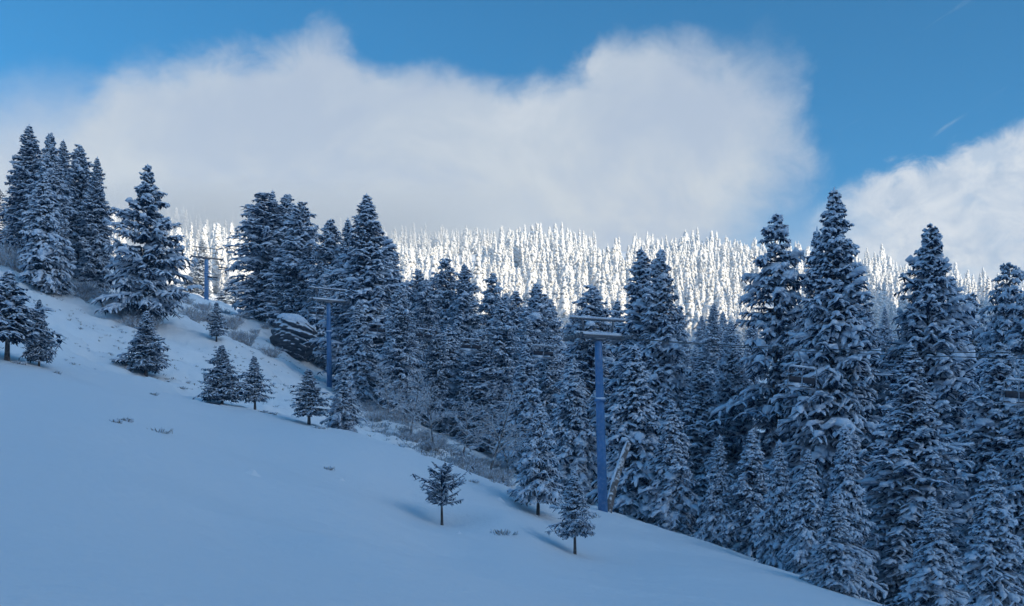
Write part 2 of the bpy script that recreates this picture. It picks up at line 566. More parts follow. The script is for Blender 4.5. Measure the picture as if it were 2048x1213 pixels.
# ------------------------------------------------------------------ the lie of the land
# (photo column, distance in metres, photo row the snow surface has there)
CTRL = [
    (-400, 8, 1190), (-400, 20, 880), (-400, 40, 720), (-400, 60, 650), (-400, 100, 480), (-400, 200, 330), (-400, 400, 430), (-400, 800, 400), (-400, 1000, 420),
    (0, 8, 1213), (0, 12, 1100), (0, 20, 960), (0, 32, 850), (0, 45, 775), (0, 58, 724), (0, 72, 670), (0, 86, 610), (0, 100, 548), (0, 125, 508), (0, 160, 500), (0, 220, 545), (0, 400, 560), (0, 800, 440), (0, 1000, 465),
    (256, 9.5, 1213), (256, 16, 1080), (256, 26, 960), (256, 40, 860), (256, 55, 798), (256, 70, 768), (290, 82, 752), (256, 92, 690), (256, 105, 640), (85, 105, 578), (200, 118, 590), (200, 140, 518), (200, 170, 500), (300, 130, 602), (300, 170, 585), (256, 230, 580),
    (512, 11.5, 1213), (512, 22, 1095), (512, 34, 1000), (512, 50, 910), (512, 66, 845), (508, 74, 822), (512, 84, 800), (512, 100, 757), (433, 110, 678), (512, 130, 700), (512, 160, 652), (490, 185, 638), (560, 172, 640), (413, 201, 600), (413, 225, 598), (413, 260, 612), (560, 230, 650), (400, 400, 560), (400, 550, 515), (400, 800, 468), (400, 1000, 490),
    (700, 24, 1095), (700, 40, 1000), (700, 55, 925), (700, 67, 868), (700, 80, 872), (700, 95, 846), (700, 120, 802), (660, 126, 780), (600, 145, 728), (735, 130, 800), (700, 165, 755), (700, 220, 690), (700, 300, 640), (700, 400, 592), (700, 550, 545), (700, 800, 497), (700, 1000, 515),
    (880, 36, 1112), (880, 50, 1050), (870, 62, 921), (870, 75, 938), (870, 92, 892), (850, 105, 872), (850, 140, 835), (870, 200, 740), (870, 300, 665), (850, 800, 505), (850, 1000, 525),
    (1024, 20, 1213), (1024, 38, 1108), (1024, 50, 1035), (1024, 61, 979), (1024, 70, 987), (1010, 80, 970), (1024, 100, 950), (1024, 150, 860), (1024, 200, 770), (1024, 300, 695), (1024, 400, 640), (1024, 550, 570), (1000, 800, 497), (1000, 1000, 515),
    (1200, 27, 1213), (1200, 40, 1150), (1150, 47, 1110), (1075, 57, 1033), (1205, 69, 1021), (1200, 85, 1030), (1200, 110, 995), (1200, 150, 885), (1200, 200, 790), (1200, 300, 700), (1200, 400, 640), (1200, 550, 568), (1200, 800, 502), (1200, 1000, 520),
    (1400, 30, 1213), (1400, 45, 1135), (1400, 66, 1079), (1400, 82, 1082), (1400, 110, 1030), (1400, 150, 910), (1400, 220, 775), (1400, 300, 705), (1400, 400, 642), (1400, 550, 577), (1400, 800, 517), (1400, 1000, 535),
    (1600, 34, 1213), (1600, 41, 1180), (1600, 52, 1149), (1600, 66, 1156), (1600, 90, 1110), (1600, 120, 990), (1600, 200, 805), (1600, 300, 705),
    (1750, 36, 1225), (1750, 43, 1206), (1750, 55, 1215), (1750, 80, 1150), (1750, 120, 1010), (1750, 200, 815), (1750, 300, 712), (1750, 400, 655), (1750, 550, 605), (1750, 800, 550), (1750, 1000, 565),
    (2048, 30, 1330), (2048, 40, 1310), (2048, 55, 1290), (2048, 80, 1170), (2048, 120, 1015), (2048, 200, 820), (2048, 300, 722), (2048, 400, 672), (2048, 550, 642), (2048, 800, 606), (2048, 1000, 620),
    (2450, 30, 1400), (2450, 60, 1300), (2450, 120, 1010), (2450, 300, 740), (2450, 800, 650), (2450, 1000, 650),
]
_c = np.array(CTRL, float)
_X = np.stack([_c[:, 0] / 420.0, np.log(_c[:, 1]) * 2.6], 1)


def _U(r2):
    return 0.5 * r2 * np.log(r2 + 1e-12)


_n = len(_X)
_K = _U(((_X[:, None] - _X[None]) ** 2).sum(2)) + np.eye(_n) * 0.004
_P = np.hstack([np.ones((_n, 1)), _X])
_A = np.zeros((_n + 3, _n + 3))
_A[:_n, :_n] = _K; _A[:_n, _n:] = _P; _A[_n:, :_n] = _P.T
_w = np.linalg.solve(_A, np.concatenate([_c[:, 2], np.zeros(3)]))


def row_of(px, Y):
    q = np.stack([np.asarray(px, float) / 420.0, np.log(np.asarray(Y, float)) * 2.6], -1)
    out = np.zeros(q.shape[:-1])
    flat = q.reshape(-1, 2); o = np.zeros(len(flat))
    for a in range(0, len(flat), 20000):
        f = flat[a:a + 20000]
        r2 = ((f[:, None] - _X[None]) ** 2).sum(2)
        o[a:a + 20000] = _U(r2) @ _w[:_n] + _w[_n] + f @ _w[_n + 1:]
    return o.reshape(out.shape)


def ground(x, y):
    """height of the snow at (x, y); y forward of the camera"""
    x = np.asarray(x, float); y = np.asarray(y, float)
    x, y = np.broadcast_arrays(x, y)
    Y = np.maximum(y, 6.0)
    tan = np.clip(x / Y, -0.74, 0.74)
    z1 = (HY - row_of(CX + F * tan, np.minimum(Y, 1000))) / F * Y
    over = x - tan * Y
    z1 = z1 - over * np.where(over < 0, 0.12, 0.0) + np.where(over > 0, over * 0.10, 0.0)
    z0 = -1.72 - 0.2 * np.clip(x, -40, 40) - 0.02 * (y - 6)
    k = sm(Y, 6, 15)
    z = z0 * (1 - k) + z1 * k
    # surface relief: smooth piste near, hummocky natural slope behind, rough far hill
    rough = sm(Y, 62, 82)
    z = z + (fbm(x * 0.6 + y * 0.35, y * 1.3, 8.0, 3, 3) * 0.26 + fbm(x, y, 2.2, 3, 13) * 0.03) * sm(Y, 8, 30) * (1 - rough)
    z = z + (fbm(x, y, 6.0, 5, 5, 0.6) * 0.95 + fbm(x, y, 1.6, 3, 15, 0.6) * 0.34) * rough * (1 - sm(Y, 250, 350))
    z = z + fbm(x, y, 60.0, 4, 9) * 6.0 * sm(Y, 350, 520) * (1 - 0.6 * sm(Y, 650, 800))
    return z


def at(px, Y):
    x = (px - CX) / F * Y
    return x, Y, float(ground(x, Y))


def fan(ys, tans):
    T_, Y_ = np.meshgrid(tans, ys)
    X_ = T_ * Y_
    Z_ = ground(X_, Y_)
    V = np.stack([X_, Y_, Z_], -1).reshape(-1, 3)
    r, c = Y_.shape
    i = np.arange(r - 1)[:, None]; k = np.arange(c - 1)[None]
    Q = np.stack([i * c + k, i * c + k + 1, (i + 1) * c + k + 1, (i + 1) * c + k], -1).reshape(-1, 4)
    return V, Q


tans = np.concatenate([[-6, -4.5, -3, -2, -1.5, -1.2, -1.0, -0.85], np.linspace(-0.74, 0.74, 460), [0.85, 1.0, 1.2, 1.5, 2, 3, 4.5, 6]])
g = Geo()
g.add(*fan(np.concatenate([np.exp(np.linspace(math.log(6), math.log(340), 420))]), tans))
# the ground behind and beside the camera
xs = np.linspace(-160, 160, 60); yb = np.linspace(-160, 6.0, 40)
Xb, Yb = np.meshgrid(xs, yb)
Zb = ground(Xb, Yb) - 0.004
Vb = np.stack([Xb, Yb, Zb], -1).reshape(-1, 3)
i = np.arange(39)[:, None]; k = np.arange(59)[None]
g.add(Vb, np.stack([i * 60 + k, i * 60 + k + 1, (i + 1) * 60 + k + 1, (i + 1) * 60 + k], -1).reshape(-1, 4))
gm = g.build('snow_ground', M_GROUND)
_co = np.zeros(len(gm.vertices) * 3, np.float32)
gm.vertices.foreach_get('co', _co)
_co = _co.reshape(-1, 3)
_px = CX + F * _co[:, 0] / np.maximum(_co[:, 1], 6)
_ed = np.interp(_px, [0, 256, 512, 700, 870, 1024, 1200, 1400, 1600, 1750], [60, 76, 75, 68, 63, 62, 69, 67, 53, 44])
ga = gm.attributes.new('piste_shade', 'FLOAT', 'POINT')  # mask for the painted dimming of the piste
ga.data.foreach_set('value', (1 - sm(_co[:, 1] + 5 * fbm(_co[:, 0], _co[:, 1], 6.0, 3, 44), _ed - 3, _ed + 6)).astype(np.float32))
tag(link('snow_ground', gm), kind='structure')
V, Q = fan(np.exp(np.linspace(math.log(338), math.log(1020), 130)), np.linspace(-1.0, 1.0, 240))
V[:, 2] -= 0.05
far_sl = mesh_np('mountain', V, Q, M_SNOWFAR)
tag(link('mountain', far_sl), kind='structure')


def sun_ridge():
    """the mountain on the sun's side, whose shade lies over the slope"""
    n1, n2 = 70, 90
    tq = np.linspace(110, 900, n1); qq = np.linspace(-900, 520, n2)
    Tq, Qq = np.meshgrid(tq, qq)
    side = np.array([-SUN_H[1], SUN_H[0]])
    X = Tq * SUN_H[0] + Qq * side[0]; Y = Tq * SUN_H[1] + Qq * side[1]
    h0 = 92 - 30 * sm(Qq, 138, 168) + 28 * sm(Qq, 285, 335)
    crest = h0 + 400 * math.tan(SUN_EL) + fbm(Qq, Qq * 0, 40, 3, 21) * 9
    prof = sm(Tq, 110, 400) * (1 - 0.85 * sm(Tq, 420, 900))
    Z = -25 + (crest + 25) * prof * sm(Qq, 520, 420) * sm(Qq, -900, -500) + fbm(X, Y, 50, 4, 31) * 10 * sm(Tq, 110, 200)
    V = np.stack([X, Y, Z], -1).reshape(-1, 3)
    i = np.arange(n2 - 1)[:, None]; k = np.arange(n1 - 1)[None]
    Q = np.stack([i * n1 + k, i * n1 + k + 1, (i + 1) * n1 + k + 1, (i + 1) * n1 + k], -1).reshape(-1, 4)
    tag(link('hill', mesh_np('hill', V, Q, M_HILL)), kind='structure')


sun_ridge()


# ------------------------------------------------------------------ conifers
def conifer(H, R, spacing, per, bare=0.03, shape=0.55, power=0.85, a_up=0.25, droop=0.55, twigs=11, snow=1.0, tw=0.075,
            sw=0.15, seed=0, gap=0.15, lean=0.0, needle=None, snow_fill=0.75, ragged=0.22, hang=5, round_top=False):
    """one conifer standing at the origin: meshes trunk, crown, snow"""
    global RS
    RS = np.random.RandomState(seed)
    needle = needle or M_NEEDLE
    # boughs
    hs, azs, Ls = [], [], []
    h = H * bare
    k0 = RS.rand() * 6
    while h < H * 0.985:
        t = h / H
        r = R * min(1.0, ((1 - t) / (1 - shape)) ** power if t > shape else 1.0)
        if round_top: r = R * (max(0.02, 1 - ((t - 0.45) / 0.56) ** 2)) ** 0.6 * (0.75 + 0.25 * min(1, (t - bare) / 0.15))
        elif t < bare + 0.10: r *= 0.72 + 2.8 * (t - bare)
        r *= 1 + ragged * (RS.rand() - 0.5)
        n = max(3, int(round(per * (0.55 + 0.45 * r / R))))
        a0 = RS.rand() * 6.28
        for k in range(n):
            if RS.rand() < gap: continue
            a = a0 + k / n * 6.283 + RS.randn() * 0.22
            lob = 1 + 0.16 * math.sin(3 * a + k0 + h * 0.9) + 0.10 * math.sin(2 * a - h * 0.5)
            L = max(0.12 * spacing / 0.4, r * lob * (1 + ragged * float(np.clip(RS.randn(), -1.6, 1.1)) * 0.6))
            hs.append(h + RS.randn() * spacing * 0.25); azs.append(a); Ls.append(L)
        h += spacing * (0.6 + 0.4 * r / R) * (0.8 + 0.4 * RS.rand())
    hs, azs, Ls = map(np.array, (hs, azs, Ls))
    N = len(hs)
    tt = np.clip(hs / H, 0, 1)
    up = a_up * (0.25 + 1.1 * tt) + RS.randn(N) * 0.08
    dr = droop * (0.75 + 0.35 * (1 - tt)) + RS.randn(N) * 0.10
    wob = RS.randn(N) * 0.12
    lx = lean

    def pt(s):          # s (N,k) along each bough
        r = Ls[:, None] * (s - 0.10 * s * s)
        a = azs[:, None] + wob[:, None] * s * s
        z = hs[:, None] + Ls[:, None] * (up[:, None] * s - dr[:, None] * s ** 2 + 0.10 * s ** 4)
        return np.stack([np.cos(a) * r + lx * hs[:, None], np.sin(a) * r, z], -1)
    crown, sn, tr = Geo(), Geo(), Geo()
    s6 = np.tile(np.linspace(0.02, 1, 6), (N, 1))
    P = pt(s6)
    bw = tw * (0.55 + 0.25 * np.minimum(Ls, 3))[:, None] * np.array([0.55, 0.8, 1, 0.95, 0.7, 0.12])[None]
    crown.tubes(P, bw, bw * 0.6, m=4, jit=0.25, under=1)
    # side twigs
    si = (np.arange(twigs)[None] + RS.rand(N, twigs)) / twigs * 0.84 + 0.16
    B = pt(si).reshape(-1, 3)
    Tn = (pt(np.minimum(si + 0.05, 1.06)) - pt(si - 0.05)).reshape(-1, 3)
    Tn /= np.linalg.norm(Tn, axis=1, keepdims=True)
    S = np.cross(Tn, [0, 0, 1.0]); S /= np.linalg.norm(S, axis=1, keepdims=True) + 1e-9
    sg = np.tile(np.where(np.arange(twigs) % 2, 1, -1), N)
    ll = (np.repeat(Ls, twigs) * (0.42 * (1 - si.ravel()) + 0.10) * (0.7 + 0.6 * RS.rand(N * twigs)))
    ll = np.minimum(np.maximum(ll, tw * 2.4), 9.5 * tw)
    an = np.radians(52 + RS.randn(N * twigs) * 12)
    D = Tn * np.cos(an)[:, None] + S * (np.sin(an) * sg)[:, None] + np.array([0, 0, 1.0]) * (RS.randn(N * twigs) * 0.12)[:, None]
    u = np.array([0, 0.5, 1.0])
    dz = -(0.30 + 0.25 * RS.rand(N * twigs))
    TP = B[:, None] + D[:, None] * (ll[:, None] * u)[..., None]
    TP[..., 2] += (dz * ll)[:, None] * u ** 2
    twd = tw * (0.7 + 0.5 * RS.rand(N * twigs))[:, None] * np.array([0.6, 1.0, 0.15])[None]
    crown.tubes(TP, twd, twd * 0.55, m=4, jit=0.35, under=1)
    # hanging sprays under each bough
    if hang:
        sh = RS.rand(N, hang) * 0.8 + 0.2
        HB = pt(sh).reshape(-1, 3)
        hl = np.repeat(np.minimum(Ls, 2.6), hang) * (0.10 + 0.18 * RS.rand(N * hang)) + tw
        ha = RS.rand(N * hang) * 6.283
        HD = np.stack([np.cos(ha) * 0.6, np.sin(ha) * 0.6, -0.8 + 0 * ha], 1)
        HP = HB[:, None] + HD[:, None] * (hl[:, None] * u)[..., None]
        hw = tw * (0.7 + 0.6 * RS.rand(N * hang))[:, None] * np.array([0.7, 1.0, 0.12])[None]
        crown.tubes(HP, hw, hw * 0.6, m=4, jit=0.3, under=1)
    # snow lying along the boughs
    if snow > 0:
        load = vnoise(np.cos(azs) * 1.3 + hs / (H * 0.10) * 0.35 + seed, np.sin(azs) * 1.3 + hs / (H * 0.10), seed + 60) + 0.5
        load = 0.45 + 1.0 * load
        dollop = np.where(RS.rand(N) < 0.05, 1.9, 1.0)
        for c0, c1 in ((0.24, 0.50), (0.50, 0.76), (0.74, 1.02)):
            keep = RS.rand(N) < snow_fill * np.clip(load * 1.15, 0, 1.1) * (0.45 if c0 < 0.3 else 1.0)
            mid = (c0 + c1) / 2 + RS.randn(N) * 0.06
            hl_ = (c1 - c0) * (0.35 + 0.45 * RS.rand(N))
            s5 = mid[:, None] + hl_[:, None] * np.array([-1.0, -0.75, 0.0, 0.75, 1.0])
            SP = pt(np.clip(s5, 0.05, 1.05))
            w_ = sw * snow * (0.50 + 0.30 * np.minimum(Ls, 3.0))[:, None] * np.array([0.12, 0.8, 1.05, 0.9, 0.12])
            w_ = w_ * (0.65 + 0.7 * RS.rand(N, 5)) * (0.6 + 0.8 * RS.rand(N, 1)) * (np.clip(load, 0.6, 1.25) * dollop)[:, None]
            SP[..., 2] += w_ * 0.42 + tw * 0.25
            SP = SP + RS.randn(N, 5, 3) * w_[..., None] * 0.16
            sn.tubes(SP[keep], w_[keep], w_[keep] * 0.75, m=6, jit=0.30, under=0.45)
        kt = RS.rand(N * twigs) < np.repeat(snow_fill * 0.85 * np.clip(load * 1.1, 0, 1.15), twigs) * np.where(si.ravel() < 0.38, 0.45, 1.0)
        TB = B[kt]; n2 = len(TB)
        u4 = np.array([0.12, 0.38, 0.86, 1.04])
        T4 = TB[:, None] + D[kt][:, None] * (ll[kt][:, None] * u4)[..., None]
        T4[..., 2] += (dz[kt] * ll[kt])[:, None] * u4 ** 2
        w4 = sw * snow * (0.38 + 0.55 * np.minimum(ll[kt], 1.1))[:, None] * np.array([0.15, 1.0, 1.0, 0.16])[None]
        w4 = w4 * (0.55 + 0.8 * RS.rand(n2, 4)) * (0.6 + 0.7 * RS.rand(n2, 1))
        T4[..., 2] += w4 * 0.45 + tw * 0.2
        sn.tubes(T4, w4, w4 * 0.75, m=6, jit=0.32, under=0.45)
    # trunk
    hz = np.linspace(-0.4 * min(1, H / 8), H * 0.97, 14)
    wv = np.cumsum(RS.randn(14, 2) * 0.006 * H * 0.25, axis=0)
    wv[:2] = 0
    wv *= 0.4
    TP_ = np.stack([wv[:, 0] + lx * hz, wv[:, 1], hz], 1)
    r0 = max(0.045, 0.0135 * H)
    rr = r0 * (1.0 - np.clip(hz / H, 0, 1)) ** 0.8 + 0.012
    rr[0] *= 1.25; rr[1] *= 1.12
    tr.tube(TP_, rr, 8)
    # the tip: a last upright shoot, wrapped in snow
    crown.tube([(lx * H * 0.95, 0, H * 0.95), (lx * H * 0.99, 0, H * 0.985)], [tw * 0.7, tw * 0.4], 5)
    if snow > 0: sn.tube([(lx * H * 0.95, 0, H * 0.962), (lx * H * 0.98, 0, H * 0.985), (lx * H, 0, H)], [tw * 0.9, tw * 1.1, tw * 0.4], 6)
    return (tr.build('trunk', M_BARK), crown.build('crown', needle, smooth=False), sn.build('snow_load', M_SNOW) if snow > 0 else None)


KIND = {}


def variant(name, H, R, **kw):
    KIND[name] = dict(H=H, R=R, me=conifer(H, R, **kw))


# tall forest spruces
variant('tall_a', 25, 3.1, spacing=0.36, per=12, seed=1, shape=0.42, power=0.68, droop=0.36, snow=1.4, snow_fill=0.88, twigs=10, hang=3, sw=0.115, tw=0.08)
variant('tall_b', 25, 2.9, spacing=0.38, per=12, seed=2, shape=0.5, power=0.62, droop=0.40, ragged=0.42, gap=0.2, snow=1.45, snow_fill=0.8, twigs=10, hang=3, sw=0.115, tw=0.08)
variant('tall_c', 25, 3.4, spacing=0.36, per=13, seed=3, shape=0.3, power=0.78, droop=0.34, ragged=0.42, snow=1.4, snow_fill=0.8, twigs=10, hang=3, sw=0.115, tw=0.08)
variant('tall_d', 25, 2.5, spacing=0.36, per=11, seed=4, shape=0.5, power=0.85, droop=0.38, snow=1.35, snow_fill=0.85, ragged=0.35, twigs=10, hang=3, sw=0.11, tw=0.08)
variant('broken', 25, 3.0, spacing=0.42, per=11, seed=5, shape=0.62, power=0.5, droop=0.42, ragged=0.5, gap=0.3, twigs=8, hang=3, sw=0.13, tw=0.085, snow_fill=0.82, snow=1.3)
variant('tall_e', 25, 3.0, spacing=0.40, per=11, seed=31, shape=0.38, power=0.6, droop=0.42, ragged=0.6, gap=0.28, snow=1.5, snow_fill=0.8, twigs=10, hang=4, sw=0.115, tw=0.08, lean=0.012)
variant('tall_f', 25, 2.7, spacing=0.40, per=10, seed=32, shape=0.6, power=0.7, droop=0.5, ragged=0.5, gap=0.25, snow=1.3, snow_fill=0.7, twigs=10, hang=4, sw=0.115, tw=0.08, lean=-0.015)
variant('tall_g', 25, 3.3, spacing=0.36, per=12, seed=33, shape=0.48, power=0.72, droop=0.30, ragged=0.4, gap=0.15, snow=1.4, snow_fill=0.9, twigs=10, hang=3, sw=0.12, tw=0.08)
# mid-size firs along the foot of the forest
variant('fir_a', 12, 2.1, spacing=0.27, per=11, seed=6, shape=0.2, power=0.85, droop=0.55, twigs=8, tw=0.06, sw=0.10, snow=1.5, hang=3, ragged=0.3)
variant('fir_b', 12, 1.8, spacing=0.28, per=11, seed=7, shape=0.3, power=0.78, droop=0.62, twigs=8, tw=0.06, sw=0.095, snow=1.45, ragged=0.4, hang=3)
# broad open-grown tree
variant('open', 16, 3.9, spacing=0.42, per=10, seed=8, shape=0.22, power=0.82, a_up=0.34, droop=0.34, twigs=14, tw=0.075, sw=0.125, ragged=0.42, gap=0.2, snow=1.35, bare=0.12)
# young trees
variant('young_a', 5, 1.15, spacing=0.15, per=11, seed=9, shape=0.2, power=0.85, a_up=0.3, droop=0.33, twigs=10, tw=0.042, sw=0.066, bare=0.12, needle=M_NEEDLE_Y, ragged=0.4, gap=0.12, snow_fill=0.75, hang=4)
variant('young_b', 5, 0.95, spacing=0.16, per=10, seed=10, shape=0.25, power=0.8, a_up=0.25, droop=0.36, twigs=10, tw=0.040, sw=0.066, bare=0.2, needle=M_NEEDLE_Y, ragged=0.45, gap=0.14, snow_fill=0.75, hang=4)
variant('young_round', 3, 0.80, spacing=0.13, per=9, seed=12, a_up=0.7, droop=0.22, twigs=12, tw=0.036, sw=0.044, bare=0.36, needle=M_NEEDLE_Y, ragged=0.7, gap=0.40, snow_fill=0.8, hang=3, round_top=True)
variant('young_stem', 4.5, 1.05, spacing=0.15, per=10, seed=13, shape=0.34, power=1.0, a_up=0.2, droop=0.34, twigs=10, tw=0.040, sw=0.066, bare=0.25, needle=M_NEEDLE_Y, ragged=0.45, gap=0.14, snow_fill=0.8, hang=4)

variant('young_tall', 7, 1.75, spacing=0.20, per=10, seed=15, shape=0.25, power=0.85, a_up=0.22, droop=0.42, twigs=10, tw=0.048, sw=0.078, bare=0.15, needle=M_NEEDLE_Y, ragged=0.4, gap=0.16, snow=1.3, snow_fill=0.85, hang=4)


def plant_tree(kind, px, top, Y, width, label, group, name='spruce_tree', cat='tree', lean=0.0, x=None):
    """a tree at photo column px and distance Y whose tip shows at row top; width = lower crown width in photo pixels"""
    K = KIND[kind]
    X, Yy, Z = at(px, Y)
    H = ((HY - top) / F * Y - Z) * 1.012
    if group == G1: width *= 1.1
    s = width / F * Y / (2 * K['R'])
    e = empty(name, (X, Yy, Z - 0.05))
    e.scale = (s, s, H / K['H'])
    e.rotation_euler = (rnd.gauss(0, 0.012), rnd.gauss(0, 0.014), rnd.uniform(0, 6.28))
    if lean:
        e.rotation_euler = (0, lean, 0)
    tag(e, label, cat, group)
    tr, cr, sn = K['me']
    link('trunk', tr, e)
    c = link('crown', cr, e)
    if sn: link('snow_load', sn, c)
    return e, H


